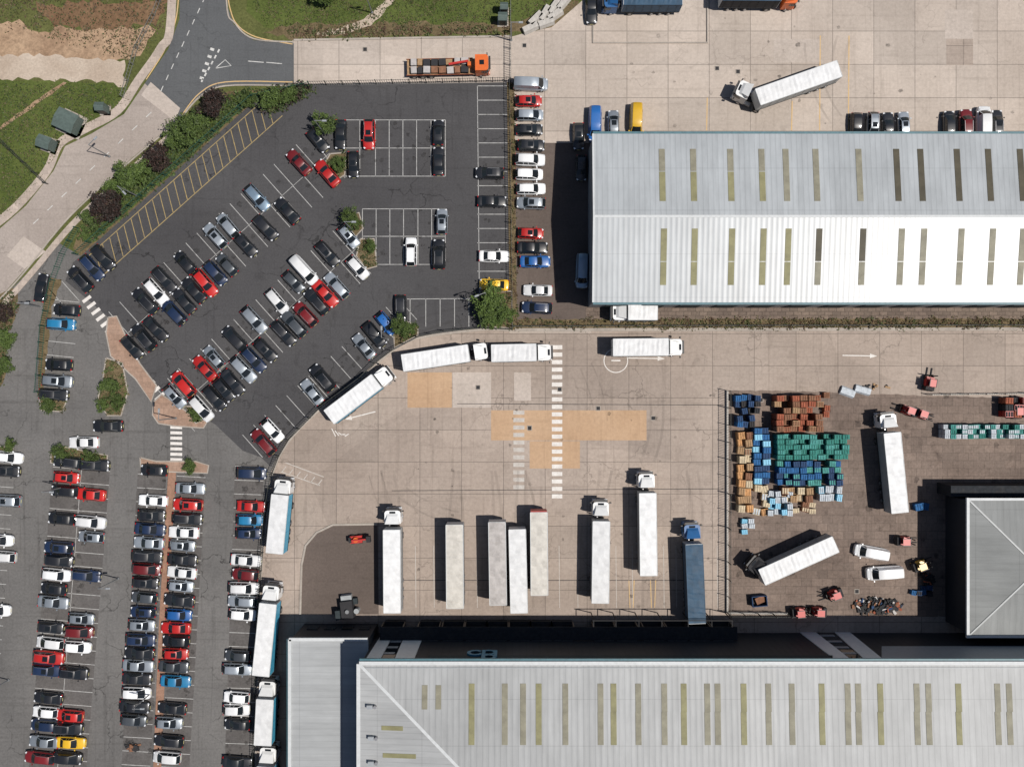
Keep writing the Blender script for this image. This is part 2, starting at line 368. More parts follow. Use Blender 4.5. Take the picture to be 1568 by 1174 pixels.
for x0,y0,x1,y1,mt in ((1447,15,1490,59,'patch_light_mat'),(1449,60,1490,100,'concrete_yard_mat'),(1185,60,1255,96,'patch_light_mat')):
    sheet('concrete_patch',[(x0,y0),(x1,y0),(x1,y1),(x0,y1)],.018,mt)
sheet('speed_table',[(231,126),(276,166),(268,186),(216,146)],.036,'patch_light_mat')
sheet('speed_table',[(36,362),(70,385),(38,412),(10,392)],.036,'patch_light_mat')
def island(name,poly,mat,h=.12,kerb=True,plants=None,n=0):
    w=PP(poly); b=MB(); b.prism(w,.01,h,mat); 
    if kerb: b.ribbon(w+[w[0]],.2,.01,'kerb_mat',h+.02)
    b.obj(name)
    if plants: scatter(plants,w,n,h)
def leafquad(b,c,s,mat):
    t=U(0,6.28); tilt=U(-.9,.9); tl2=U(-.9,.9)
    a=Vector((math.cos(t),math.sin(t),tilt)).normalized()*s; d=Vector((-math.sin(t),math.cos(t),tl2)).normalized()*s*.6
    c=Vector(c); b.face([c-a,c+d,c+a,c-d],mat)
def scatter(name,w,n,z,mats=('leaf_b1','leaf_g1','leaf_b3','leaf_g3'),hh=.5,s=.16,cl=9,spread=.45):
    b=MB(); xs=[p[0] for p in w];ys=[p[1] for p in w]; k=0;tries=0
    while k<n and tries<n*30:
        tries+=1
        p=(U(min(xs),max(xs)),U(min(ys),max(ys)))
        if not inside(p,w): continue
        k+=1; hz=U(.1,hh); mt=random.choice(mats)
        for _ in range(cl):
            leafquad(b,(p[0]+random.gauss(0,spread*.5),p[1]+random.gauss(0,spread*.5),z+U(.03,hz)),U(s*.6,s*1.3),mt if R()<.7 else random.choice(mats))
    b.obj(name)
island('pavement_island',[(166,486),(179,484),(200,530),(215,557),(240,590),(232,615),(208,580),(170,545),(163,510)],'pink_paving_mat')
island('pavement_island',[(236,615),(248,604),(275,622),(300,640),(318,645),(312,655),(268,652),(243,648),(234,635)],'pink_paving_mat')
island('planted_island',[(163,548),(188,556),(196,600),(186,636),(165,636),(150,612),(158,580)],'dry_verge_mat',plants='shrub_bed',n=60)
island('planted_island',[(60,602),(103,612),(96,630),(64,628)],'dry_verge_mat',plants='shrub_bed',n=35)
island('planted_island',[(80,688),(100,684),(165,697),(164,716),(78,708)],'dry_verge_mat',plants='shrub_bed',n=40)
island('planted_island',[(-30,682),(20,684),(24,702),(-30,700)],'dry_verge_mat',plants='shrub_bed',n=20)
island('planted_island',[(215,700),(240,706),(300,706),(320,712),(318,724),(260,722),(216,714)],'pink_paving_mat')
island('planted_island',[(285,622),(300,622),(318,640),(300,648)],'dry_verge_mat',plants='shrub_bed',n=12)
island('planted_island',[(552,366),(573,366),(577,408),(562,412),(546,392)],'dry_verge_mat',plants='shrub_bed',n=25)
island('planted_island',[(506,236),(531,234),(528,268),(510,280),(494,256)],'dry_verge_mat',plants='shrub_bed',n=30)
island('planted_island',[(736,446),(783,446),(784,502),(737,500)],'dry_verge_mat',plants='shrub_bed',n=45)
island('planted_island',[(603,505),(615,488),(640,500),(640,513),(604,532)],'dry_verge_mat',plants='shrub_bed',n=25)
island('planted_island',[(532,330),(550,326),(556,350),(545,362),(532,345)],'dry_verge_mat')
scatter('hedge',PP([(1010,489),(1700,488),(1700,501),(1010,503)]),650,.03,('leaf_b1','leaf_b2','leaf_b3','leaf_b2','leaf_b1'),.5,.15,8)
scatter('hedge',PP([(784,487),(905,489),(1010,489),(1010,503),(786,503)]),90,.03,('leaf_b1','leaf_b2','leaf_b3'),.4,.15,8)
scatter('bushes',PP(vg),520,.03,('leaf_g1','leaf_g3','leaf_b3','leaf_g3'),.8,.2,11,.7)
scatter('bushes',PP([(395,148),(430,138),(475,131),(478,140),(432,166),(410,172)]),130,.03,('leaf_g3','leaf_b3','leaf_p1','leaf_g3'),1.1,.22,14,.8)
scatter('bushes',PP([(440,45),(560,42),(780,42),(780,50),(450,58)]),160,.01,('leaf_b2','leaf_b1','leaf_b3'),.4,.2,8,.6)
scatter('bushes',PP([(-5,470),(25,442),(26,470),(10,520),(8,570),(-5,600)]),110,.01,('leaf_b2','leaf_g3','leaf_b3'),.8,.2,10,.6)
scatter('weeds',PP([(780,130),(790,130),(792,500),(784,500)]),110,.08,('leaf_b2','leaf_b1','leaf_b3','leaf_b2'),.35,.14,7,.4)
scatter('grass_tufts',PP([(-10,128),(190,132),(205,150),(100,212),(70,258),(40,300),(-10,340)]),900,.0,('leaf_g1','leaf_b3','leaf_g3','leaf_b1'),.2,.13,6,.7)
scatter('grass_tufts',PP([(385,-5),(890,-5),(845,34),(782,34),(450,44),(405,36)]),700,.0,('leaf_g1','leaf_b3','leaf_b1'),.15,.13,6,.7)
scatter('grass_tufts',PP([(-10,-5),(262,-5),(240,60),(200,92),(60,50),(-10,40)]),300,.0,('leaf_b2','leaf_b3','leaf_b1'),.2,.16,7,.8)
b=MB(); b.ribbon(PP([(264,722),(250,950),(238,1250)]),1.2,.01,'brick_path_mat',.1); b.obj('brick_path')

# ------------------------------------------------------------------ parking bays / lines
b=MB()
LW=.1; z=.034
def ln(p,q,w=LW,m='white_paint',zz=None): b.ribbon(PP([p,q]),w,zz or z,m)
def bays(c,t0,t1,lo,hi,sp=22.6,mid=True):
    t=t0
    while t<=t1+1: ln(uv(t,c+lo),uv(t,c+hi)); t+=sp
    if mid: ln(uv(t0,c),uv(t1,c),.07)
bays(511,-193,221,-44,0); bays(511,-216,221,0,44,mid=False)
bays(647,-216,158,-44,44); bays(768,-165,168,-24,22,mid=False)
bays(399,-238,-172,-18,26,mid=False)
for x in (528,551,575,596,617,638,660,682): ln((x,184),(x,270))
ln((528,227),(682,227)); ln((528,184),(682,184)); ln((528,270),(682,270))
for x in (555,576,597,618,640,661,682): ln((x,320),(x,405))
ln((555,362),(682,362)); ln((555,320),(682,320)); ln((555,405),(682,405))
for x in (628,652,674,696,718,736): ln((x,457),(x,500))
ln((606,458),(736,457))
y=132
while y<450: ln((731,y),(777,y)); y+=21.8
ln((731,132),(734,450))
def col(x0,y0,x1,y1,segs,sp=21.2):
    d=Vector((x1-x0,y1-y0)); L=d.length; d/=L; p=Vector((d.y,-d.x)); t=0
    if p.x<0: p=-p
    while t<L:
        c=Vector((x0,y0))+d*t
        for a,e in segs: ln(tuple(c+p*a),tuple(c+p*e),.1)
        t+=sp
col(125,718,84,1230,((-44,44),)); ln((125,718),(84,1230),.08)
col(263,728,235,1230,((-52,-8),(8,52)))
col(406,715,388,1230,((-46,-2),))
col(122,463,106,618,((-46,0),)); col(24,704,-16,1230,((-60,0),))
b.obj('parking_bay_lines')
for x0,y0,x1,y1,a,e in ((125,712,84,1230,-44,44),(263,724,235,1230,-52,-8),(263,724,235,1230,8,52),(406,712,388,1230,-46,-2)):
    d=Vector((x1-x0,y1-y0)).normalized(); p=Vector((-d.y,d.x)); p=-p if p.x<0 else p
    q=[Vector((x0,y0))+p*a,Vector((x0,y0))+p*e,Vector((x1,y1))+p*e,Vector((x1,y1))+p*a]
    bb=MB(); bb.flat(PP([tuple(w) for w in q]),.026,'bay_asphalt_mat'); bb.obj('parking_bay_surface')
b=MB()
ln2=lambda p,q,w=.12,m='yellow_paint',zz=.04: b.ribbon(PP([p,q]),w,zz,m)
for i in range(25):
    t=-164+i*14.6
    ln2(uv(t,419),uv(t+18,384))
ln2(uv(-172,420),uv(205,420)); ln2(uv(-165,383),uv(200,383))
b.obj('hatched_markings')
b=MB()
zy=528
while zy<756: b.ribbon(PP([(845,zy+3.5),(861,zy+3.5)]),.62,.024,'zebra_paint'); zy+=11.4
zy=628
while zy<752: b.ribbon(PP([(786,zy+3.5),(803,zy+3.5)]),.62,.024,'white_paint_faint'); zy+=11.4
for x0,y0,x1,y1,n,l in ((133,458,168,505,6,15),(207,562,245,607,6,18)):
    for i in range(n):
        f=i/(n-1);cx=x0+(x1-x0)*f;cy=y0+(y1-y0)*f
        d=Vector((x1-x0,y1-y0)).normalized();p=Vector((-d.y,d.x))
        b.ribbon(PP([(cx-p.x*l/2,cy-p.y*l/2),(cx+p.x*l/2,cy+p.y*l/2)]),.5,.036,'zebra_paint')
for i in range(7): b.ribbon(PP([(261,654+i*8.2),(279,654.5+i*8.2)]),.45,.036,'zebra_paint')
b.obj('zebra_crossing')
b=MB()
def ring(c,r,w,zz,mat,n=28):
    for i in range(n):
        a=2*math.pi*i/n;e=2*math.pi*(i+1)/n
        b.face([(c[0]+math.cos(a)*r,c[1]+math.sin(a)*r,zz),(c[0]+math.cos(a)*(r+w),c[1]+math.sin(a)*(r+w),zz),(c[0]+math.cos(e)*(r+w),c[1]+math.sin(e)*(r+w),zz),(c[0]+math.cos(e)*r,c[1]+math.sin(e)*r,zz)],mat)
ring(P(943,552),1.75,.14,.024,'zebra_paint')
def arrow(p,q,w=.16,hd=1.1,mat='zebra_paint',zz=.024):
    p=Vector(P(*p));q=Vector(P(*q));d=(q-p).normalized();n=Vector((-d.y,d.x))
    e=q-d*hd
    b.ribbon([tuple(p),tuple(e)],w,zz,mat); b.face([(e.x-n.x*.35,e.y-n.y*.35,zz),(q.x,q.y,zz),(e.x+n.x*.35,e.y+n.y*.35,zz)],mat)
arrow((962,548),(1018,549)); arrow((1290,544),(1343,545)); arrow((575,630),(528,642))
b.ribbon(PP([(936,552),(950,552)]),.2,.024,'zebra_paint')
for i in range(5): b.ribbon(PP([(508+i*5,656+i*3),(514+i*5,668-i*1)]),.13,.024,'zebra_paint')
for i in range(6): b.ribbon(PP([(432+i*11,722+i*4),(438+i*11,706+i*4+8)]),.13,.024,'white_paint_faint')
b.ribbon(PP([(430,722),(490,743)]),.13,.024,'white_paint_faint'); b.ribbon(PP([(437,708),(496,730)]),.13,.024,'white_paint_faint')
for x in (636,664,730,856,884,943,968,1016,1035,1098):
    b.ribbon(PP([(x,835),(x+1,930)]),.09,.024,'white_paint_faint')
for x in (967,1000): 
    for dx in (-4,4): b.ribbon(PP([(x+dx,888),(x+dx*.6,930)]),.12,.026,'yellow_faint')
for x,y0,y1 in ((1256,55,200),(1300,55,205),(1213,155,200),(1083,150,200)): b.ribbon(PP([(x,y0),(x-1,y1)]),.16,.022,'yellow_faint')
for i in range(5):
    b.ribbon(PP([(322-i*4,75+i*11),(328-i*4,77+i*11)]),.4,.04,'road_white')
for i in range(6): b.ribbon(PP([(336-i*5,76+i*9),(333.5-i*5,81+i*9)]),.25,.04,'road_white')
for i in range(9): b.ribbon(PP([(314-i*8,-4+i*17),(310.5-i*8,4+i*17)]),.13,.04,'road_white')
for i in range(2): b.ribbon(PP([(380+i*28,94+i*2),(404+i*28,96+i*2)]),.13,.04,'road_white')
b.ribbon(PP([(330,105),(354,101),(345,92),(330,105)]),.13,.04,'road_white')
for i in range(9): 
    t=i*30; b.ribbon(PP([(232-t*.72,172+t*.68),(224-t*.72,179.5+t*.68)]),.12,.04,'road_white')
for pts in ([(274,-10),(269,32),(252,77),(224,122)],[(349,-10),(352,12),(363,38),(392,57),(448,68)],[(279,176),(306,143),(345,126),(448,126)]):
    b.ribbon(smooth_line(PP(pts)),.16,.041,'yellow_faint'); 
b.obj('road_markings')
b=MB()
for x0,y0,x1,y1 in ((700,618,1108,620),(600,751,1108,748),(612,888,1108,888)): b.ribbon(PP([(x0,y0),(x1,y1)]),.09,.021,'chassis')
b.obj('drainage_channel')
# faint tyre marks & oil stains
b=MB(); random.seed(31); zz=.0262
def arc(cx,cy,r,a0,a1,w=.34,mt='tyre_rubber_decal'):
    global zz
    zz+=.00012
    for dr in(0,1.9):
        c=P(cx,cy); n=18
        pts=[(c[0]+(r+dr)*math.cos(a0+(a1-a0)*i/n),c[1]+(r+dr)*math.sin(a0+(a1-a0)*i/n)) for i in range(n+1)]
        b.ribbon(pts,w,zz+dr*.00003,mt)
for _ in range(9):
    a=U(0,6.28); arc(U(640,1080),U(600,760),U(14,26),a,a+U(.3,.9),U(.2,.4))
for _ in range(9):
    a=U(0,6.28); arc(U(950,1560),U(30,170),U(12,28),a,a+U(.3,.9),U(.2,.4))
for x in (601,697,762,794,825,920,992,1064):
    zz+=.0002
    for s in(-8,8): b.ribbon(smooth_line(PP([(x+s,930),(x+s+U(-2,2),860),(x+s+U(-6,6),790),(x+s+U(-16,16),720)])),.4,zz,'tyre_rubber_decal')
b.obj('tyre_marks')
b=MB(); zz=.0345
def blob(cx,cy,r):
    global zz
    zz+=.00004; c=P(cx,cy); ph=[U(.6,1.2) for _ in range(14)]
    b.face([(c[0]+r*ph[i]*math.cos(i*.4488),c[1]+r*ph[i]*math.sin(i*.4488),zz) for i in range(14)],'oil_decal')
for c,t0,t1 in((489,-190,220),(533,-190,200),(625,-200,150),(669,-200,150),(768,-150,150)):
    for _ in range(26): q=uv(U(t0,t1),c+U(-14,14)); blob(q[0],q[1],U(.15,.5))
for _ in range(26): blob(U(530,680),U(188,266),U(.15,.45))
for _ in range(24): blob(U(558,680),U(324,400),U(.15,.45))
for _ in range(20): blob(U(736,775),U(135,440),U(.15,.45))
for x0,x1 in((125,84),(240,208),(288,258),(385,364)):
    for _ in range(46): f=R(); blob(x0+(x1-x0)*f+U(-25,25),718+450*f,U(.15,.5))
for _ in range(50): blob(U(620,1100),U(560,930),U(.1,.35))
for _ in range(50): blob(U(1125,1560),U(605,930),U(.2,.7))
for _ in range(30): blob(U(920,1560),U(20,195),U(.1,.4))
b.obj('oil_stains')

# ------------------------------------------------------------------ fences
def fence(pts,mat,h=2.0,pale=.35,wall=0):
    b=MB(); w=PP(pts)
    for i in range(len(w)-1):
        a=Vector(w[i]);c=Vector(w[i+1]);d=c-a;L=d.length;d.normalize();an=math.atan2(d.y,d.x)
        n=max(1,round(L/2.6))
        for k in range(n+1): p=a+d*(L*k/n); b.box(p.x,p.y,(h+.1)/2,.1,.1,h+.1,mat,an)
        m=(a+c)/2
        for zz in (.4,h-.2): b.box(m.x,m.y,zz,L,.05,.06,mat,an)
        k=0
        while k*pale<L: p=a+d*(k*pale); b.box(p.x,p.y,h/2,.05,.02,h,mat,an); k+=1
        if wall: b.box(m.x,m.y,wall/2,L,.25,wall,'concrete_block',an)
    b.obj('security_fence')
fence([(784,505),(735,503),(680,507),(640,516),(600,537),(575,556),(552,579),(492,623),(443,673),(428,698),(418,724),(408,790),(399,900),(388,1250)],'fence_dark')
fence([(780,127),(785,503)],'fence_dark',2.0)
fence([(475,131),(780,125)],'fence_dark')
fence([(475,132),uv(190,371),uv(60,371),uv(-60,371),uv(-170,371)],'fence_green')
fence([(122,350),(100,390),(85,430),(70,500),(62,600)],'fence_green')
fence([(1113,598),(1113,937),(1205,938)],'fence_dark',2.8,.25,.5)
fence([(786,500),(1000,499),(1700,498)],'fence_dark',1.8,.5)
fence([(0,212),(40,250),(74,282)],'fence_dark',1.8)
fence([(255,-20),(238,25),(212,75),(190,150)],'fence_grey',1.6,.5)
fence([(782,0),(782,125)],'fence_grey',2.2)
fence([(1420,604),(1530,603),(1568,602),(1650,602)],'fence_grey',1.8)

# ------------------------------------------------------------------ buildings
def building(name): 
    e=bpy.data.objects.new(name,None); scene.collection.objects.link(e); return e
def part(b,name,par,recalc=False):
    o=b.obj(name,recalc=recalc); o.parent=par; return o
A=building('warehouse')
x0=P(908,0,9.5)[0]; x1=130; yN=P(0,205,9.5)[1]; yS=P(0,463,9.5)[1]; yR=(yN+yS)/2; zE=9.5; zR=10.9
b=MB(); b.prism([(x0+.1,yS+.1),(x1,yS+.1),(x1,yN-.1),(x0+.1,yN-.1)],0,zE-.1,'wall_grey'); 
b.face([(x0+.1,yS+.1,zE-.1),(x0+.1,yN-.1,zE-.1),(x0+.1,yR,zR-.1)],'wall_grey'); part(b,'walls',A)
b=MB(); b.face([(x0,yR,zR),(x1,yR,zR),(x1,yN,zE),(x0,yN,zE)],'roof_grey_a'); b.face([(x0,yS,zE),(x1,yS,zE),(x1,yR,zR),(x0,yR,zR)],'roof_grey_a_south_lit'); part(b,'roof',A)
b=MB(); b.box((x0+x1)/2,yR,zR+.04,x1-x0,.35,.08,'trim_white')
b.box((x0+x1)/2,yN+.16,zE-.1,x1-x0,.32,.25,'trim_teal'); b.box((x0+x1)/2,yS-.16,zE-.1,x1-x0,.32,.25,'trim_teal')
for ya,yb in ((yS,yR),(yR,yN)):
    za=zE if ya==yS else zR; zb=zR if ya==yS else zE
    b.mesh8([(x0-.12,ya,za-.15),(x0+.12,ya,za-.15),(x0+.12,yb,zb-.15),(x0-.12,yb,zb-.15),(x0-.12,ya,za+.1),(x0+.12,ya,za+.1),(x0+.12,yb,zb+.1),(x0-.12,yb,zb+.1)],'trim_white')
part(b,'gutters_and_trim',A)
def zA(y): return zR-(abs(y-yR)/(yN-yR))*(zR-zE)
def sky(b,px,py0,py1,w,mat,zf,h):
    X=P(px,0,h)[0]; Y0=P(0,py1,h)[1]; Y1=P(0,py0,h)[1]; hw=w/2
    b.mesh8([(X-hw,Y0,zf(Y0)-.02),(X+hw,Y0,zf(Y0)-.02),(X+hw,Y1,zf(Y1)-.02),(X-hw,Y1,zf(Y1)-.02),(X-hw,Y0,zf(Y0)+.05),(X+hw,Y0,zf(Y0)+.05),(X+hw,Y1,zf(Y1)+.05),(X-hw,Y1,zf(Y1)+.05)],mat)
b=MB()
for i,x in enumerate((1014,1062,1119,1167,1204,1250,1316,1374,1411,1467,1515,1564,1620)):
    sky(b,x,227,262 if i<4 else 309,.85,'skylight_tan' if i<7 else 'skylight_dark',zA,10.2)
    if i<4: sky(b,x,263,309,.85,'skylight_olive',zA,10.2)
for i,x in enumerate((1016,1063,1120,1168,1206,1253,1320,1379,1413,1470,1518,1564,1620)):
    m2='skylight_olive' if i<5 else ('skylight_dark' if i<7 else 'skylight_tan')
    sky(b,x,351,400,.85,m2,zA,10.2); sky(b,x,401,436,.85,'skylight_olive' if i<5 else 'skylight_tan',zA,10.2)
part(b,'skylights',A)
b=MB()
for i in range(12): b.box(x0+4+i*5.5,yS+.06,2.2,3.2,.12,4.4,'trim_dark')
for i in range(10): b.box(x0+5+i*7,yN-.06,2.2,3.6,.12,4.4,'trim_dark')
part(b,'doors',A)
Bq=building('distribution_warehouse'); hB=16.0
bx0=P(550,0,hB)[0]; bx1=140; by=P(0,1016,hB)[1]; depth=44; ry=by-depth/2; rise=depth/2*.09; hz=hB+rise
bxm=P(1187,0,hB)[0]
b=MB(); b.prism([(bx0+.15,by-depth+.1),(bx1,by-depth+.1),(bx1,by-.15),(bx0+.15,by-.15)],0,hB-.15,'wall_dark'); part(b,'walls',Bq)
b=MB()
b.face([(bx0,by,hB),(bx0+depth/2,ry,hz),(bxm,ry,hz),(bxm,by,hB)][::-1],'roof_grey_b')
b.face([(bxm,by,hB),(bxm,ry,hz),(bx1,ry,hz),(bx1,by,hB)][::-1],'roof_grey_b_east')
b.face([(bx0,by-depth,hB),(bx1,by-depth,hB),(bx1,ry,hz),(bx0+depth/2,ry,hz)],'roof_grey_b')
b.face([(bx0,by-depth,hB),(bx0+depth/2,ry,hz),(bx0,by,hB)],'roof_grey_b_side'); part(b,'roof',Bq)
b=MB()
b.box((bx0+bx1)/2,by+.1,hB-.2,bx1-bx0,.5,.55,'trim_white'); b.box((bx0+bx1)/2,by+.5,hB-.35,bx1-bx0,.3,.3,'trim_teal')
b.box(bx0-.1,by-depth/2,hB-.2,.5,depth,.55,'trim_white'); b.box((bx0+bx1)/2,by-.5,hB+.06,bx1-bx0-.8,.12,.1,'trim_grey')
def bar(b,p,q,w,h,mat):
    p=Vector(p);q=Vector(q);d=(q-p).normalized();n=Vector((-d.y,d.x,0)).normalized()*w/2;u=Vector((0,0,h))
    b.mesh8([p-n,p+n,q+n,q-n,p-n+u,p+n+u,q+n+u,q-n+u],mat)
bar(b,(bx0,by,hB+.02),(bx0+depth/2,ry,hz+.02),.4,.06,'trim_white')
part(b,'parapet_trim',Bq)
def zB(y): return hB+(by-y)*.09
b=MB()
for x,a,e in ((650,1050,1086),(671,1050,1086)): sky(b,x,a,e,.75,'skylight_tan',zB,hB+.7)
for i,x in enumerate((722,773,801,825,866,920,940,978,1018,1048,1084,1100,1140,1178,1214,1260,1300,1316,1350,1406,1424,1470,1530,1548,1600)):
    sky(b,x,1048,1090,.78,'skylight_tan' if i%3 else 'skylight_olive',zB,hB+.8); sky(b,x,1091,1140,.78,('skylight_olive','skylight_tan','skylight_tan')[i%3],zB,hB+1)
def zBs(x): return hB+(x-bx0)*.09
for py,pa,pb in ((1115,584,617),(1157,586,637)):
    Y=P(0,py,hB+.6)[1]; X0=P(pa,0,hB+.4)[0]; X1=P(pb,0,hB+.6)[0]
    b.mesh8([(X0,Y-.3,zBs(X0)-.02),(X1,Y-.3,zBs(X1)-.02),(X1,Y+.3,zBs(X1)-.02),(X0,Y+.3,zBs(X0)-.02),(X0,Y-.3,zBs(X0)+.05),(X1,Y-.3,zBs(X1)+.05),(X1,Y+.3,zBs(X1)+.05),(X0,Y+.3,zBs(X0)+.05)],'skylight_olive')
part(b,'skylights',Bq)
b=MB()
for px,py in ((566,1082),(568,1130),(568,1168)):
    X,Y=P(px,py,hB+.6); zz=zBs(X); b.box(X,Y,zz+.3,.8,.5,.6,'trim_grey'); b.cyl((X+.7,Y,zz+.35),.22,.7,'Z','steel')
part(b,'roof_vents',Bq)
def wallpt(px,py,yw):
    h=H*(1-(-yw)/((py-587)*S)); return ((px-784)*S*(1-h/H),h)
yw=by-.15
def wpoly(b,pts,mat,out=.12):
    w=[wallpt(x,y,yw) for x,y in pts]
    f=[(x,yw+out,max(z,0)) for x,z in w]; k=[(x,yw+.0,max(z,0)) for x,z in w]; b.face(f,mat)
    for i in range(len(f)):
        j=(i+1)%len(f); b.face([f[i],f[j],k[j],k[i]],mat)
b=MB()
wpoly(b,[(588,965),(606,965),(582,1010),(560,1010)],'truck_white'); wpoly(b,[(624,964),(652,964),(634,1010),(604,1010)],'truck_white')
wpoly(b,[(606,966),(622,966),(603,1009),(584,1009)],'glass',.06)
for i in range(4): wpoly(b,[(604-i*5,972+i*9),(620-i*5,972+i*9),(618.5-i*5,974.5+i*9),(602.5-i*5,974.5+i*9)],'trim_grey',.1)
wpoly(b,[(1222,966),(1246,966),(1300,1008),(1276,1008)],'truck_white'); wpoly(b,[(1275,966),(1298,966),(1350,1008),(1322,1008)],'truck_white')
wpoly(b,[(1248,966),(1273,966),(1320,1008),(1302,1008)],'glass',.06)
for i in range(4): wpoly(b,[(1255+i*11,972+i*9),(1276+i*11,972+i*9),(1279+i*11,974.5+i*9),(1258+i*11,974.5+i*9)],'trim_grey',.1)
wpoly(b,[(655,1004),(1275,1004),(1275,1008),(655,1008)],'trim_dark'); wpoly(b,[(1350,990),(1700,990),(1700,1009),(1350,1009)],'trim_grey')
part(b,'facade_panels',Bq)
b=MB()
Xa=P(588,0)[0]; Xb=P(1118,0)[0]
b.box((Xa+Xb)/2,yw+1.1,4.4,Xb-Xa,2.0,.2,'canopy_dark')
for px in (606,660,696,730,762,796,828,860,921,955,995,1030,1063,1098):
    X,_=P(px,960); 
    b.box(X,yw+.06,2.7,2.9,.12,3.2,'trim_grey')
    for sx in(-1.6,1.6): b.box(X+sx,yw+1.1,2.75,.15,1.9,3.05,'black_plastic')
    b.box(X,yw+1.1,.6,3.0,1.9,1.15,'canopy_dark')
for px in (905,938,972,1006,1045,1080,1110):
    X,_=P(px,955)
    b.box(X,yw+2.6,4.6,.1,1.0,.1,'chassis'); b.box(X,yw+3.1,2.3,.12,.12,4.6,'chassis')
b.box(P(1007,0)[0],yw+3.1,4.72,20.8,.12,.12,'chassis')
part(b,'loading_docks',Bq)
b=MB()
def vring(cx,cz,r,w):
    n=20
    for i in range(n):
        a=2*math.pi*i/n;e=2*math.pi*(i+1)/n
        q=[(cx+math.cos(t)*rr,cz+math.sin(t)*rr) for t,rr in((a,r),(a,r+w),(e,r+w),(e,r))]
        b.face([(x,yw+.35,zz) for x,zz in q],'sign_blue')
        b.face([(q[1][0],yw+.35,q[1][1]),(q[2][0],yw+.35,q[2][1]),(q[2][0],yw+.01,q[2][1]),(q[1][0],yw+.01,q[1][1])],'sign_blue')
sx,sz=wallpt(728,1002,yw); vring(sx,sz,.7,.5); b.box(sx+1.15,yw+.2,sz+1.0,.5,.35,4.2,'sign_blue')
sx2,_=wallpt(748,1002,yw); vring(sx2,sz-.1,.7,.5); vring(sx2+.1,sz+2.0,.6,.45); b.box(sx2+1.0,yw+.2,sz+.5,.45,.35,3.0,'sign_blue')
part(b,'wall_sign',Bq)
C=building('office_annex'); hC=9.0
cx0=P(444,0,hC)[0]; cx1=bx0+.14; cy=P(0,978,hC)[1]
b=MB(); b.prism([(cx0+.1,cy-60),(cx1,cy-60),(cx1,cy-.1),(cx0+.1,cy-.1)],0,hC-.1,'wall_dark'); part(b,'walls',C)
b=MB(); b.face([(cx0,cy-60,hC),(cx1,cy-60,hC),(cx1,cy,hC),(cx0,cy,hC)],'roof_annex'); part(b,'roof',C)
b=MB(); b.box(cx0,cy-30,hC+.05,.45,60,.4,'trim_white'); b.box((cx0+cx1)/2-.1,cy,hC+.05,cx1-cx0,.45,.4,'trim_white'); b.box(cx0-.35,cy-30,hC-.2,.25,60,.25,'trim_teal')
b.box(cx0+7.3,cy-30,hC+.03,.2,59,.07,'trim_grey')
part(b,'roof_trim',C)
b=MB()
for i in range(4): b.box(cx0+2+i*2.6,cy-.04,3,1.6,.12,1.6,'glass')
part(b,'windows',C)
D=building('hipped_roof_warehouse'); hD=7.5
dx0=P(1482,0,hD)[0]; dx1=dx0+24; dyN=P(0,764,hD)[1]; dyS=P(0,974,hD)[1]; hd=(dyN-dyS)/2; dz=hD+hd*.07
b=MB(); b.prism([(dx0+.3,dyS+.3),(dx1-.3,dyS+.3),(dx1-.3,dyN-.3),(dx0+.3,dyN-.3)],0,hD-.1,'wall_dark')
b.prism([(dx0+5,dyN+.0),(dx1+30,dyN+.0),(dx1+30,dyN+1.6),(dx0-1,dyN+1.6),(dx0-1,dyN-.0)],0,4.5,'canopy_dark'); part(b,'walls',D)
b=MB(); ym=(dyN+dyS)/2
b.face([(dx0,dyN,hD),(dx0,dyS,hD),(dx0+hd,ym,dz)],'roof_d_side'); b.face([(dx0,dyS,hD),(dx1,dyS,hD),(dx1,ym,dz),(dx0+hd,ym,dz)],'roof_d'); b.face([(dx1,dyN,hD),(dx0,dyN,hD),(dx0+hd,ym,dz),(dx1,ym,dz)],'roof_d'); part(b,'roof',D)
b=MB(); b.box(dx0,ym,hD-.05,.4,2*hd+.4,.35,'trim_white'); b.box((dx0+dx1)/2,dyN,hD-.05,dx1-dx0-.42,.35,.35,'trim_white'); b.box((dx0+dx1)/2,dyS,hD-.05,dx1-dx0-.42,.35,.35,'trim_white')
bar(b,(dx0+.2,dyN-.2,hD+.06),(dx0+hd,ym,dz+.02),.22,.05,'side_grey'); bar(b,(dx0+.2,dyS+.2,hD+.06),(dx0+hd,ym,dz+.02),.22,.05,'side_grey'); part(b,'roof_trim',D)

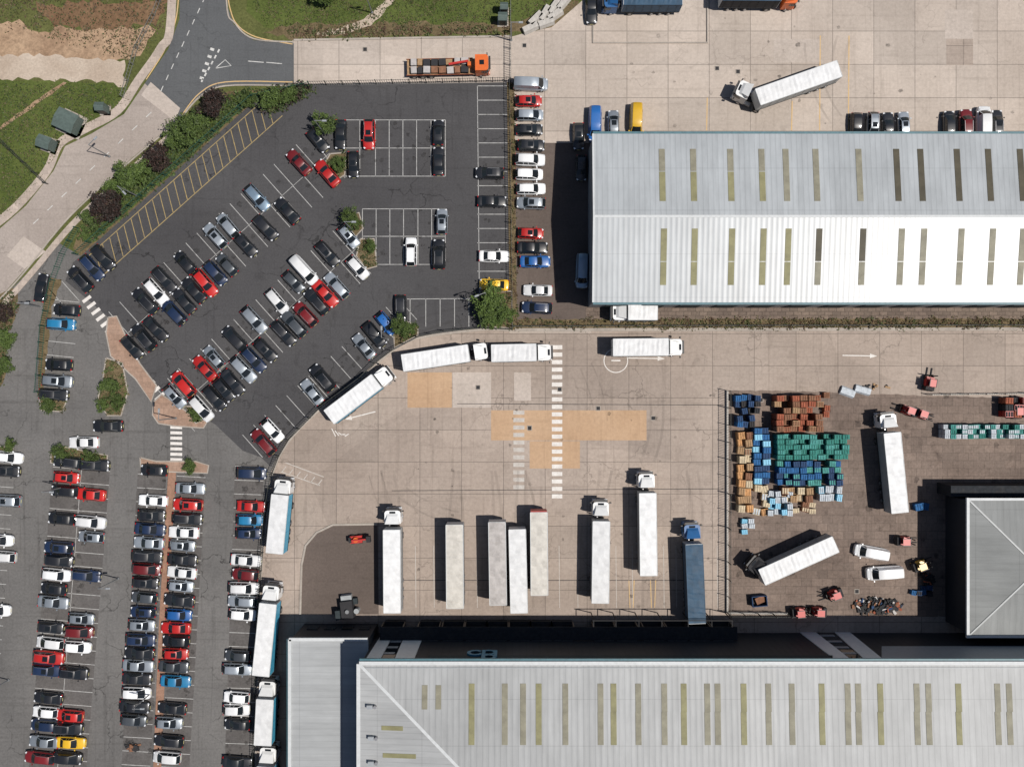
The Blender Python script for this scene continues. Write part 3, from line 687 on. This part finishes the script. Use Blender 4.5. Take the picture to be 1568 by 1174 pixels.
# ------------------------------------------------------------------ cars
random.seed(17)
def car_mesh(kind,pc):
    paint='car_paint_'+pc
    L,W,Ht,zb,wb,rf,rr,rb={'hatch':(4.0,1.76,1.47,.93,.24,.08,-.36,-.475),'sedan':(4.55,1.8,1.43,.92,.2,.05,-.2,-.345),
      'estate':(4.6,1.82,1.48,.93,.22,.07,-.38,-.485),'suv':(4.5,1.88,1.7,1.05,.24,.1,-.38,-.485),'mpv':(4.3,1.8,1.62,.98,.3,.1,-.4,-.49),'van':(5.3,2.0,2.0,1.15,.34,.22,-.47,-.495)}[kind]
    hw=W/2; b=MB()
    back=zb+.04
    st=[(-.5,.74,back-.28),(-.492,.86,back-.08),(-.465,.93,back-.01),(-.4,.975,back),(-.25,1,zb+.02),(0,1,zb),(wb-.02,1,zb+.01),(wb+.05,.985,zb-.01),(.34 if wb<.3 else .4,.97,zb-.06),(.42,.93,zb-.12),(.465,.85,zb-.18),(.49,.72,zb-.26),(.5,.55,zb-.34)]
    rings=[]
    for xf,wf,zd in st:
        w=hw*wf; x=xf*L
        half=[(w*.94,.22),(w,.45),(w*.99,min(.68,zd-.1)),(w*.93,zd-.04),(w*.62,zd+.02),(0,zd+.035)]
        rings.append([(x,y,z) for y,z in half]+[(x,-y,z) for y,z in half[-2::-1]])
    for a,c in zip(rings[:-1],rings[1:]):
        for i in range(len(a)-1): b.face([a[i],c[i],c[i+1],a[i+1]],paint,True)
        b.face([a[0],a[-1],c[-1],c[0]],'black_plastic')
    b.face(rings[0],paint); b.face(rings[-1][::-1],paint)
    fr=(-1,-.89,-.4,.4,.89,1)
    secs=[(wb,zb+.01,.84,.16),(rf,Ht-.06,.68,.07),((rf*2+rr)/3,Ht,.7,0),((rf+rr*2)/3,Ht-.005,.69,0),(rr,Ht-.06,.66,-.05),(rb,zb+(.04 if kind!='sedan' else .03),.78,-.08)]
    G=[]
    for xf,z,wf,bl in secs:
        G.append([(xf*L+bl*(1-f*f),f*hw*wf,z+(.03*(1-f*f) if z>Ht-.1 else 0)) for f in fr])
    for si in range(5):
        for i in range(5):
            mt=paint
            if si in(0,4) and i in(1,2,3): mt='glass'
            b.face([G[si][i],G[si+1][i],G[si+1][i+1],G[si][i+1]],mt,si in(1,2,3))
    for sgn,idx in((-1,0),(1,5)):
        belt=[(s[0]*L,sgn*hw*(.9 if k not in(0,5) else .86),zb-.0) for k,s in enumerate(secs)]
        for si in range(5):
            p=[G[si][idx],G[si+1][idx],belt[si+1],belt[si]]
            b.face(p,'glass' if (kind!='van' or si==0) else paint)
        for si in(2,3):
            t=Vector(G[si][idx]);q=Vector(belt[si]);o=Vector((.04,0,0));e=Vector((0,sgn*.012,.004))
            b.face([t-o+e,t+o+e,q+o+e,q-o+e],paint)
        b.box(wb*L-.12,sgn*(hw+.09),zb+.05,.16,.2,.13,paint)
        b.box(.447*L,sgn*hw*.66,zb-.19,.26,.3,.1,'headlight',rz=-sgn*.5)
        b.box(-.487*L,sgn*hw*.76,zb-.1,.1,.26,.2,'taillight')
        for wx in(-.31,.31):
            b.cyl((wx*L,sgn*(hw-.09),.32),.32,.22,'Y','rubber',14); b.cyl((wx*L,sgn*(hw-.0),.32),.19,.06,'Y','steel',10)
    b.box(.497*L,0,.5,.05,.5,.12,'plate'); b.box(-.5*L,0,.6,.03,.5,.12,'plate')
    b.box(.488*L,0,zb-.33,.08,hw*.9,.12,'black_plastic')
    if kind in('estate','suv'):
        for sgn in(-1,1): b.box((rf+rr)/2*L,sgn*hw*.62,Ht+.04,(rf-rr)*L*.85,.04,.05,'steel')
    if kind in('suv','hatch') and pc in 'KSRN': b.box((rf*.75+rr*.25)*L,0,Ht+.034,.75,hw*.8,.012,'glass')
    b.box(wb*L+.17,-.2,zb+.03,.03,.7,.02,'black_plastic',rz=.1)
    return b.data('parked_car_mesh',True)
cache={}
def car(x,y,c,ang,kind=None,name='parked_car',exact=False):
    kind=kind or random.choice(['hatch','hatch','hatch','sedan','estate','suv','mpv','sedan'])
    if (kind,c) not in cache: cache[(kind,c)]=car_mesh(kind,c)
    px,py=P(x+U(-1,1),y+U(-.6,.6),1.1); a=math.radians(ang+U(-2,2)+(180 if R()<.45 and not exact else 0))
    if name=='parked_car' and kind=='van': name='parked_van'
    return place(cache[(kind,c)],name,(px,py,.035),a,U(.96,1.03))
def cars(txt,ang):
    for t in txt.split():
        p=t.split(','); car(float(p[0]),float(p[1]),p[2],ang,p[3] if len(p)>3 else None)
cars('156,394,K 140,410,N 121,427,K 486,214,K 457,248,D 393,302,L,estate 347,344,S 330,361,S 282,401,K 251,428,K 237,447,W 221,461,K 500,264,R 440,322,K 407,348,K 375,375,K 347,405,G 329,418,N 313,433,R 296,444,K 281,461,K 266,478,N 237,504,K 219,517,K 201,532,K',-48.3)
cars('534,362,S 502,389,K 465,413,W,van 449,431,G 423,461,W 389,490,S 357,518,K 326,546,S 311,563,R 280,588,R 266,608,S 547,410,W 514,437,S 498,450,R 483,461,K 467,481,D 450,496,G 434,510,K 405,536,K 388,551,N 371,566,S 343,597,K 328,610,K 308,626,W 355,585,K',-48.3)
cars('590,495,B 573,513,K 557,530,S 494,578,K,suv 478,600,S 417,660,W 402,677,D',-50)
cars('613,474,K 520,205,K 564,205,R 541,251,K 672,202,K 671,246,K 676,339,S 629,385,W 672,389,K 886,208,K 890,257,K 905,12,K 940,188,S 1312,193,K 1338,193,S 1362,193,K 1386,190,S 1455,190,K 1480,190,D 1527,190,K',90)
cars('891,415,L,van 974,184,Y,van 911,190,B,van 1507,189,W,van',90)
cars('750,264,K 754,308,K 757,392,W,sedan 757,436,Y 813,128,S,van 810,153,R 812,175,S 812,198,K 813,222,K 811,244,W 811,266,W 813,288,W 814,310,S 813,356,R 816,379,K 819,400,B 823,444,W 822,471,N 127,677,W,sedan 163,653,K,sedan',-1)
cars('101,474,K 91,496,C 88,558,K 86,583,S 81,604,K 9,700,W 8,722,K 8,767,S -2,828,W -2,852,W -6,935,W',-4)
cars('103,708,K 143,713,K 101,731,R 98,752,K 137,757,R 92,794,K 137,799,W 138,822,S 88,838,N 88,858,K 86,880,W 130,882,N 80,902,K 79,923,S 122,948,S 75,962,K 120,968,D 75,985,W 118,991,W 73,1007,R 71,1027,N 112,1031,K 71,1070,K 67,1091,W 104,1096,R 66,1111,N 103,1115,K 65,1137,S 107,1138,Y 59,1161,D 103,1162,K',-5)
cars('235,720,K 233,767,W 231,789,K 229,811,N 227,832,S 225,852,K 223,872,D 221,893,K 220,915,G 218,937,N 216,958,S 215,980,N,suv 212,1000,K 211,1020,S 209,1040,K 207,1062,W 205,1083,K 203,1104,G 290,748,S 287,773,R 285,795,K 281,815,W 278,836,S 279,857,K 277,877,W 275,898,S 273,920,K 272,942,B 268,962,R 268,982,K 267,1002,R 265,1022,G 268,1044,C 262,1085,K 258,1107,S 257,1135,K 255,1161,W',-4)
cars('385,725,N 384,775,R 382,797,C 381,817,N 376,858,W 375,880,D 373,901,W 371,921,S 371,942,W 362,1005,G 362,1026,S 362,1068,W 362,1088,W 362,1110,K 362,1168,K',-3)
car(61,440,'K',80,'sedan')

# ------------------------------------------------------------------ trucks
def wheels(b,x,w=1.05,r=.5,dual=True):
    for s in(-1,1):
        b.cyl((x,s*w,r),r,.55 if dual else .32,'Y','rubber',16); b.cyl((x,s*(w+.24),r),.26,.1,'Y','steel',10)
def cab(b,xf,mat,fair=True):
    w=1.22
    out=[(xf-2.1,-w),(xf-.35,-w),(xf-.1,-w+.15),(xf,-w+.45),(xf,w-.45),(xf-.1,w-.15),(xf-.35,w),(xf-2.1,w)]
    b.prism(out,.5,1.75,mat)
    t=[(x-(.12 if x>xf-.5 else 0),y*.98) for x,y in out]
    n=len(out)
    for i in range(n):
        j=(i+1)%n
        g='glass' if i in(1,2,3,4,5) else mat
        b.face([(out[i][0],out[i][1],1.75),(out[j][0],out[j][1],1.75),(t[j][0],t[j][1],2.75),(t[i][0],t[i][1],2.75)],g)
    b.prism(t,2.75,2.95,mat)
    for s in(-1,1):
        b.box(xf-.75,s*(w+.005),2.2,.8,.03,.6,'glass'); b.box(xf-.3,s*(w+.25),2.2,.14,.28,.7,'black_plastic')
        b.box(xf-.02,s*.85,.85,.1,.4,.2,'headlight')
    b.box(xf+.06,0,2.72,.3,2.0,.05,'black_plastic'); b.box(xf+.01,0,1.2,.06,1.5,.7,'black_plastic')
    b.box(xf+.01,0,.6,.12,2.3,.35,mat)
    if fair:
        y0,y1=.85,1.15
        b.mesh8([(xf-.6,-y0,2.95),(xf-2.05,-y1,2.95),(xf-2.05,y1,2.95),(xf-.6,y0,2.95),(xf-.95,-y0+.1,3.25),(xf-2.05,-y1+.1,3.75),(xf-2.05,y1-.1,3.75),(xf-.95,y0-.1,3.25)],mat)
        b.box(xf-.42,0,2.97,.3,.9,.04,'glass')
    else: b.box(xf-1.1,0,2.97,.7,.7,.05,'glass')
def boxbody(b,x0,x1,top,side,z0=1.15,z1=3.95,w=1.27,rip=.02):
    b.mesh8([(x0,-w,z0),(x1,-w,z0),(x1,w,z0),(x0,w,z0),(x0,-w,z1-.12),(x1,-w,z1-.12),(x1,w,z1-.12),(x0,w,z1-.12)],side)
    L=x1-x0; n=max(4,int(L/.35)); ph=U(0,6)
    for k in range(n):
        for (ya,yb) in((-w,-.42),(-.42,.42),(.42,w)):
            xa=x0+L*k/n; xb=x0+L*(k+1)/n
            def zz(i,y): return z1-.03*(abs(y)>1.2)+(rip if i%2 else -rip)*(1 if abs(y)<1.2 else .2)*(.9+.7*math.sin(i*.9+ph))+ (.02*math.sin(i*.7+y*3+ph))
            b.face([(xa,ya,zz(k,ya)),(xb,ya,zz(k+1,ya)),(xb,yb,zz(k+1,yb)),(xa,yb,zz(k,yb))],top)
    for s in(-1,1):
        b.box((x0+x1)/2,s*w,z1-.08,L,.08,.16,'trim_white' if 'dk' not in top else top); b.box((x0+x1)/2,s*(w+.01),z0+.02,L,.06,.18,'chassis')
        m=int(L/1.2)
        for i in range(m): b.box(x0+L*(i+.5)/m,s*(w+.012),(z0+z1)/2,.07,.03,z1-z0-.3,side)
    b.box(x0-.03,0,(z0+z1)/2,.06,2.5,z1-z0,'trim_white'); b.box(x1+.03,0,(z0+z1)/2,.06,2.5,z1-z0-.02,'trim_white')
    b.box(x0-.07,0,(z0+z1)/2,.04,.06,z1-z0-.2,'chassis')
def truck(front,rear,kind='artic',cabm='truck_white',top='tarp_white',side='side_grey',name=None,gap=.8):
    h=3.6
    f=Vector(P(*front,h));r=Vector(P(*rear,h));L=(f-r).length;d=(f-r).normalized();mid=(f+r)/2;an=math.atan2(d.y,d.x)
    b=MB(); xf=L/2; xr=-L/2
    if kind=='artic':
        cab(b,xf,cabm); x1=xf-2.1-gap; boxbody(b,xr+.08,x1,top,side)
        b.box(xf-3.2,0,.85,4.0,.9,.25,'chassis'); b.cyl((xf-3.7,0,1.05),.5,.1,'Z','chassis'); b.box(xf-2.4,.5,1.6,.15,.15,2,'steel')
        wheels(b,xf-1.3,1.05,.5,False); wheels(b,xf-4.2)
        for x in(xr+1.6,xr+2.9,xr+4.2): wheels(b,x,dual=False)
        b.box((xr+x1)/2,0,.98,x1-xr-1,1.0,.25,'chassis')
    elif kind=='rigid':
        cab(b,xf,cabm); x1=xf-2.1-.25; boxbody(b,xr+.08,x1,top,side)
        b.box((xr+xf)/2,0,.9,L-.8,.9,.3,'chassis'); wheels(b,xf-1.3,1.05,.5,False)
        for x in(xr+1.6,xr+2.9): wheels(b,x)
    else:
        boxbody(b,xr+.08,xf,top,side)
        b.box(0,0,.98,L-1,1.0,.25,'chassis')
        for x in(xr+1.6,xr+2.9,xr+4.2): wheels(b,x,dual=False)
        for s in(-1,1): b.box(xf-2.4,s*.8,.55,.12,.12,1.1,'chassis')
        if cabm!='truck_white': b.box(xf+.12,0,2.5,.15,2.4,2.6,cabm)
    b.obj(name or {'artic':'articulated_lorry','rigid':'box_lorry','trailer':'semi_trailer'}[kind],(mid.x,mid.y,.035),an)
truck((747,536),(616,556),'artic'); truck((845,539),(752,541),'rigid'); truck((1047,531),(938,532),'rigid')
truck((596,569),(504,639),'rigid',side='side_cyan')
truck((432,734),(421,847),'artic',side='side_cyan',gap=.2); truck((414,897),(400,1034),'artic',side='side_cyan',gap=.5)
truck((408,1044),(403,1140),'artic',side='side_cyan',gap=.4); truck((409,1146),(400,1290),'artic',side='side_cyan',gap=.5)
truck((600,781),(601,938),'artic',top='tarp_white'); 
truck((696,803),(697,931),'trailer',top='tarp_beige'); truck((761,799),(763,926),'trailer',top='tarp_grey')
truck((792,810),(795,938),'trailer',top='tarp_white'); truck((825,784),(826,911),'trailer',cabm='truck_red',top='tarp_beige')
truck((921,768),(919,923),'artic'); truck((991,725),(993,881),'artic'); truck((1061,803),(1067,954),'artic','truck_blue','tarp_dkblue','tarp_dkblue')
truck((1362,633),(1377,785),'artic'); truck((1166,883),(1279,832),'trailer'); truck((1160,150),(1285,106),'trailer')
def tractor(front,rear,mat,name='tractor_unit'):
    f=Vector(P(*front,2.5));r=Vector(P(*rear,2.5));L=(f-r).length;d=(f-r).normalized();mid=(f+r)/2;an=math.atan2(d.y,d.x)
    b=MB(); cab(b,L/2,mat); b.box(-L*.15,0,.85,L*.7,.9,.25,'chassis'); wheels(b,L/2-1.3,1.05,.5,False); wheels(b,-L/2+.8); b.cyl((-L/2+.9,0,1.05),.55,.12,'Z','chassis')
    for s in(-1,1): b.box(0,s*.95,.75,1.1,.5,.5,'steel')
    b.obj(name,(mid.x,mid.y,.035),an)
tractor((1128,134),(1175,156),'truck_white')
tractor((1150,858),(1180,884),'chassis')
f=Vector(P(749,97,2.5));r=Vector(P(621,103,1.5));L=(f-r).length;d=(f-r).normalized();mid=(f+r)/2
b=MB(); cab(b,L/2,'truck_orange',False); b.box(-1,0,1.1,L-2.4,2.4,.2,'wood'); b.box(-1,0,.85,L-2.6,.9,.3,'chassis')
for s in(-1,1): b.box(-1.2,s*1.22,1.3,L-2.6,.06,.3,'crate_red')
wheels(b,L/2-1.3,1.0,.5,False)
for x in(-L/2+1.2,-L/2+2.5,-L/2+3.8): wheels(b,x)
x=-L/2+.8
while x<L/2-3.2:
    w=U(.6,1.2)
    for yy in(-.6,.6):
        if R()<.85: b.box(x+w/2,yy+U(-.08,.08),1.2+U(.25,.45),w*.92,1.0,U(.4,.9),random.choice(['tarp_grey','tarp_grey','crate_brown','chassis','wood']),U(-.05,.05))
    x+=w+.08
b.box(L/2-3.0,0,1.8,.5,.6,1.4,'truck_orange'); b.box(L/2-4.6,.2,2.4,3.0,.3,.3,'truck_red',.15)
b.obj('flatbed_lorry',(mid.x,mid.y,.035),math.atan2(d.y,d.x))
truck((938,477),(1007,477),'rigid',name='motorhome')
truck((925,-4),(1045,-4),'artic','truck_blue','tarp_dkblue','tarp_dkblue'); truck((1225,-10),(1105,-11),'artic','truck_orange','tarp_dkblue','chassis')
car(1335,846,'W',-10,'van'); car(1355,877,'W',2,'van'); 
def forklift(px,py,an,mat='truck_red'):
    b=MB(); b.box(-.2,0,.7,2.1,1.3,.8,mat,tx=.2,ty=.1); b.box(-1.0,0,.95,.7,1.3,.95,'chassis',tx=.2); b.box(-.2,0,1.2,.5,.5,.3,'black_plastic')
    for sx in(-.7,.5):
        for sy in(-.5,.5): b.box(sx,sy,1.6,.08,.08,1.2,'black_plastic')
    b.box(-.15,0,2.2,1.1,1.1,.06,mat)
    for sy in(-.52,.52): b.box(-.1,sy,2.25,1.3,.08,.07,'black_plastic')
    for sy in(-.35,.35): b.box(1.0,sy,1.3,.14,.12,2.3,'chassis'); b.box(1.65,sy,.15,1.2,.14,.06,'chassis')
    b.box(1.08,0,.6,.06,1.0,.5,'black_plastic')
    for sx in(-.75,.65):
        for sy in(-.55,.55): b.cyl((sx,sy,.33),.33,.25,'Y','rubber')
    b.obj('forklift',(*P(px,py,1),.02),math.radians(an))
forklift(1412,634,-20); forklift(1424,585,80); forklift(1385,828,0); forklift(1277,910,200); forklift(1410,865,20,'car_paint_Y'); forklift(1556,628,90)
forklift(1390,628,160); forklift(1225,937,5); forklift(1252,936,178)
def lift(px,py,an):
    b=MB(); b.box(0,0,.6,1.8,1.1,.6,'truck_red'); b.cyl((0,0,1.1),.4,.5,'Z','truck_orange',10)
    b.box(.7,0,1.5,2.6,.2,.2,'truck_red'); b.box(2.0,0,1.4,.6,.9,.9,'chassis'); b.box(-.9,0,.9,.4,.8,.6,'chassis')
    for sx in(-.6,.6):
        for sy in(-.55,.55): b.cyl((sx,sy,.3),.3,.25,'Y','rubber')
    b.obj('boom_lift',(*P(px,py,1),.03),math.radians(an))
lift(545,826,5)
# refuse compactor / plant beside the dock
b=MB(); b.box(0,0,.9,2.0,2.6,1.6,'chassis',tx=.2); b.box(0,1.7,.6,1.6,.9,1.0,'side_grey',ty=.2); b.box(-1.4,-.6,1.0,.7,1.4,1.8,'trim_dark'); b.cyl((1.4,-.4,.8),.4,1.4,'Z','side_grey'); b.box(1.3,1.0,.5,.6,.9,.8,'trim_dark')
b.cyl((.1,-.2,1.9),.3,.4,'Z','galv'); b.obj('waste_compactor',(*P(532,932,1),.03),.12)
# ------------------------------------------------------------------ crate stacks
def stack(x0,y0,x1,y1,h,mats,name='crate_stack',cw=1.2,cd=1.0,ragged=.15,drop=.06):
    b=MB(); X0,Y1=P(x0,y0,h);X1,Y0=P(x1,y1,h)
    nx=max(1,round((X1-X0)/cw));ny=max(1,round((Y1-Y0)/cd)); dx=(X1-X0)/nx;dy=(Y1-Y0)/ny
    for i in range(nx):
        for j in range(ny):
            if R()<drop: continue
            cx=X0+dx*(i+.5)+U(-1,1)*ragged*.4; cy=Y0+dy*(j+.5)+U(-1,1)*ragged*.4; hh=h*random.choice([1,1,1,.92,.75,.6]) ; m=random.choice(mats); rz=U(-1,1)*ragged*.5
            nl=max(1,int(hh/.75)); lh=hh/nl
            for l in range(nl): b.box(cx,cy,lh*l+lh*.45,dx*.9,dy*.88,lh*.86,m,rz)
            zt=lh*(nl-1)+lh*.88
            co,si=math.cos(rz),math.sin(rz); k=3
            m2=random.choice([m,m,m,mats[-1]])
            for s in range(k):
                o=(-.5+(s+.5)/k)*dx*.9
                b.box(cx+o*co,cy+o*si,zt+.03,dx*.9/k*.62,dy*.86,.1,m2,rz)
            for sy in(-1,1): b.box(cx-sy*dy*.4*si,cy+sy*dy*.4*co,zt+.1,dx*.9,.08,.05,m,rz)
    b.obj(name)
stack(1189,605,1262,662,3,['crate_red','crate_brown','crate_red','wood','crate_brown'],'pallet_stack',1.2,1.0)
stack(1190,665,1302,704,2.6,['crate_green','crate_green','crate_teal'],cw=1.2,cd=.8,ragged=.08,drop=.01)
stack(1192,706,1292,744,2.4,['crate_blue','crate_blue','crate_navy','crate_teal'],cw=1.1,cd=.9)
stack(1198,746,1246,770,2,['crate_brown','wood','crate_cream'],'pallet_stack')
stack(1178,752,1215,790,1.8,['crate_white','crate_white','side_cyan'],'container_stack',1,1,.3,.2)
stack(1254,744,1290,768,1.6,['crate_white','side_cyan','crate_white'],'container_stack',1,1,.3,.1)
stack(1131,660,1154,785,1.8,['wood_orange','crate_cream','wood_orange','wood','crate_brown'],'pallet_stack',1.1,1.2,.3,.08)
stack(1155,655,1181,742,2.2,['crate_blue','crate_blue','side_cyan','crate_navy'],cw=1.2,cd=1)
stack(1128,604,1166,656,2.2,['crate_navy','crate_blue','chassis','crate_navy'],cw=1,cd=1,ragged=.4,drop=.15)
stack(1155,742,1180,790,1.2,['wood_orange','crate_cream','crate_white'],'pallet_stack',1.1,1.1,.5,.35)
stack(1136,795,1156,818,1.2,['crate_white','side_cyan','crate_white'],'container_stack',.9,.9,.4,.2)
stack(1447,650,1580,672,2.2,['crate_teal','crate_green','crate_teal','crate_white'],cw=.9,cd=.7,ragged=.05,drop=0)
stack(1262,600,1272,640,1.2,['crate_brown','crate_red'],'pallet_stack')
stack(1215,770,1250,786,1,['wood_orange','crate_brown','crate_cream'],'pallet_stack',1,1,.5,.3)
stack(1540,608,1580,640,2.2,['crate_red','truck_red','chassis'],'container_stack')
stack(1396,896,1430,912,1,['crate_navy','crate_blue','chassis'],'crate_stack',.9,.8,.5,.2)
stack(1400,770,1425,782,1,['crate_blue','crate_navy'],ragged=.4)
def skip(px,py,an,mat):
    b=MB(); 
    for s in(-1,1): b.box(0,s*.75,.65,2.2,.1,1.1,mat); b.box(s*1.1,0,.65,.1,1.6,1.1,mat)
    b.box(0,0,.15,2.1,1.5,.1,'chassis'); b.box(.2,.1,.5,1.4,1.0,.5,'crate_brown',.3)
    b.obj('skip_container',(*P(px,py,1),.02),math.radians(an))
skip(1163,920,5,'crate_navy')
def heap(px,py,rx,ry,n,mats,name='scrap_pile',hh=1.2):
    b=MB()
    for _ in range(n):
        a=U(0,6.28);q=R()**.6; x,y=P(px+rx*q*math.cos(a),py+ry*q*math.sin(a)); z=U(.1,hh*(1.1-q))
        b.box(x,y,z,U(.2,1.1),U(.12,.5),U(.1,.4),random.choice(mats),U(0,3.14),tx=U(0,.1))
    b.obj(name)
jm=['chassis','crate_red','chassis','crate_navy','tarp_grey','crate_brown','canopy_dark','canopy_dark','rubber','chassis','rubber']
heap(1342,927,38,12,190,jm); heap(1420,890,12,16,34,jm)
heap(1340,592,26,3,10,['wood','chassis'],'timber_pile',.4)
heap(205,1142,12,5,20,['chassis','chassis','crate_brown'],'debris_pile',.5)
def slab(px,py,an,l=4,w=1.1,h=.9,mat='concrete_block',name='concrete_barrier'):
    b=MB(); b.box(0,0,h/2,l,w,h,mat,ty=w*.35); b.box(0,0,h+.01,l*.98,w*.2,.04,mat); b.obj(name,(*P(px,py),.012),math.radians(an))
for px,py,an in((812,44,25),(820,30,45),(834,22,60),(848,12,55),(862,6,50),(836,36,20),(850,24,35)): slab(px,py,an,2.4,1.3,.8)
slab(1297,600,-20,2.2,1.4,.5,'crate_white','tarpaulin_bundle'); slab(1320,597,-15,2.4,1.3,.5,'crate_white','tarpaulin_bundle')
def cabinet(px,py,s,an):
    b=MB(); b.box(0,0,1.1,s,s*.9,2.2,'cabinet_green'); b.mesh8([(-s*.55,-s*.5,2.2),(s*.55,-s*.5,2.2),(s*.55,s*.5,2.2),(-s*.55,s*.5,2.2),(-s*.55,-.1,2.55),(s*.55,-.1,2.55),(s*.55,.1,2.55),(-s*.55,.1,2.55)],'cabinet_green')
    b.box(0,-s*.46,1,.8,.04,1.8,'black_plastic'); b.box(0,0,.05,s*1.3,s*1.2,.1,'kerb_mat'); b.obj('utility_cabinet',(*P(px,py,1.5),.01),math.radians(an))
cabinet(103,186,3.0,-25); cabinet(70,219,1.9,-20); cabinet(155,165,1.3,0); cabinet(770,28,1.3,0); cabinet(772,12,1.1,0)
b=MB()
for px,py in((559,76),(690,100),(732,593),(811,655),(916,625),(803,70),(1165,612),(1000,640),(857,596),(1130,110),(1098,105),(1312,905)):
    x,y=P(px,py); b.box(x,y,.035,.55,.55,.03,'chassis'); b.box(x,y,.03,.75,.75,.03,'kerb_mat')
b.obj('manhole_cover')
def lamp(px,py,an,h=7):
    b=MB(); b.cyl((0,0,h/2),.1,h,'Z','galv',8,.06); b.box(.6,0,h,1.3,.08,.08,'galv'); b.box(1.35,0,h,.7,.3,.14,'trim_grey',tx=.2,ty=.1); b.cyl((0,0,.15),.18,.3,'Z','galv',8)
    b.obj('street_lamp',(*P(px,py),0),math.radians(an))
for px,py,an in((168,240,45),(210,300,-45),(497,205,0),(745,455,200),(783,62,0),(182,885,0),(232,1060,0),(100,745,0),(270,640,90),(594,520,90),(540,352,0),(64,470,0),(14,1040,0),(570,20,0)):
    lamp(px,py,an)
# ------------------------------------------------------------------ trees
def tree_mesh(seed,mats,n=2300):
    random.seed(seed); b=MB()
    b.cyl((0,0,.9),.13,1.8,'Z','bark',8,.09)
    cl=[]
    for i in range(28):
        a=U(0,6.28); r=2.0*R()**.6*U(.75,1.15); z=2.6+U(-.9,1.5)*(1-.3*r/2); cl.append((r*math.cos(a),r*math.sin(a),z,U(.3,.75)))
    for i in range(9):
        c=cl[i]; p=Vector((0,0,1.5)); q=Vector(c[:3]); d=(q-p); n1=d.cross(Vector((0,0,1))).normalized(); n2=d.cross(n1).normalized()
        ring0=[p+(n1*math.cos(t)+n2*math.sin(t))*.06 for t in(0,2.1,4.2)]; ring1=[q+(n1*math.cos(t)+n2*math.sin(t))*.015 for t in(0,2.1,4.2)]
        for k in range(3): b.face([ring0[k],ring0[(k+1)%3],ring1[(k+1)%3],ring1[k]],'bark')
    for i in range(n):
        c=random.choice(cl); s=c[3]
        p=(c[0]+random.gauss(0,s*.55),c[1]+random.gauss(0,s*.55),c[2]+random.gauss(0,s*.45))
        leafquad(b,p,U(.09,.19),mats[0] if R()<.5 else random.choice(mats))
    return b.data('tree_mesh')
greens=[tree_mesh(i,('leaf_g1','leaf_g2','leaf_g3')) for i in(11,12,13)]; purp=[tree_mesh(i,('leaf_p1','leaf_p2','leaf_p3')) for i in(21,22)]
random.seed(5)
for px,py,s,k in((497,190,.85,0),(325,160,1.05,1),(283,198,1.1,0),(268,212,.8,0),(300,185,.8,0),(243,240,.95,1),(208,270,1.1,0),(190,272,.9,0),(178,285,.8,0),(160,313,1.15,1),(142,335,.8,0),(537,338,.8,0),(415,152,.8,0),(440,146,.7,0),(380,152,.6,0),(617,504,.85,0),(752,460,1.1,0),(766,480,1.0,0),(745,485,.95,0),(72,619,.6,0),(165,588,.7,0),(178,615,.6,0),(88,695,.6,0),(135,702,.6,0),(290,714,.55,0),(300,634,.5,0),(14,682,.5,0),(568,376,.5,0),(155,620,.5,0),(517,250,.6,0),(500,-6,.9,0),(5,520,.7,0),(0,560,.7,0),(2,480,.7,1),(130,358,.6,0)):
    me=random.choice(purp if k else greens)
    place(me,('copper_beech_tree' if k else 'tree') if s>.75 else 'shrub',(*P(px,py,2.5*s),-.9*s if s<.75 else 0),U(0,6.28),(s,s,s*.95))
# ------------------------------------------------------------------ light, world, camera
sd=Vector((.5,-.12,1)).normalized()
sun=bpy.data.lights.new('sun','SUN'); sun.energy=4.7; sun.angle=math.radians(.5); sun.color=(1,.945,.875)
so=bpy.data.objects.new('sun',sun); so.rotation_euler=sd.to_track_quat('Z','Y').to_euler(); so.location=(50,-12,100); scene.collection.objects.link(so)
w=bpy.data.worlds.new('World'); scene.world=w; w.use_nodes=True; nt=w.node_tree
st=nt.nodes.new('ShaderNodeTexSky'); st.sky_type='NISHITA'; st.sun_disc=False; st.sun_elevation=math.asin(sd.z); st.sun_rotation=math.atan2(sd.x,sd.y)
nt.links.new(st.outputs[0],nt.nodes['Background'].inputs[0]); nt.nodes['Background'].inputs[1].default_value=.055
cam=bpy.data.cameras.new('camera'); cam.sensor_width=36; cam.lens=36*H/156.8; cam.clip_end=4000; cam.clip_start=1
co=bpy.data.objects.new('camera',cam); co.location=(0,0,H); scene.collection.objects.link(co); scene.camera=co
scene.view_settings.view_transform='Standard'; scene.view_settings.look='None'; scene.view_settings.exposure=0
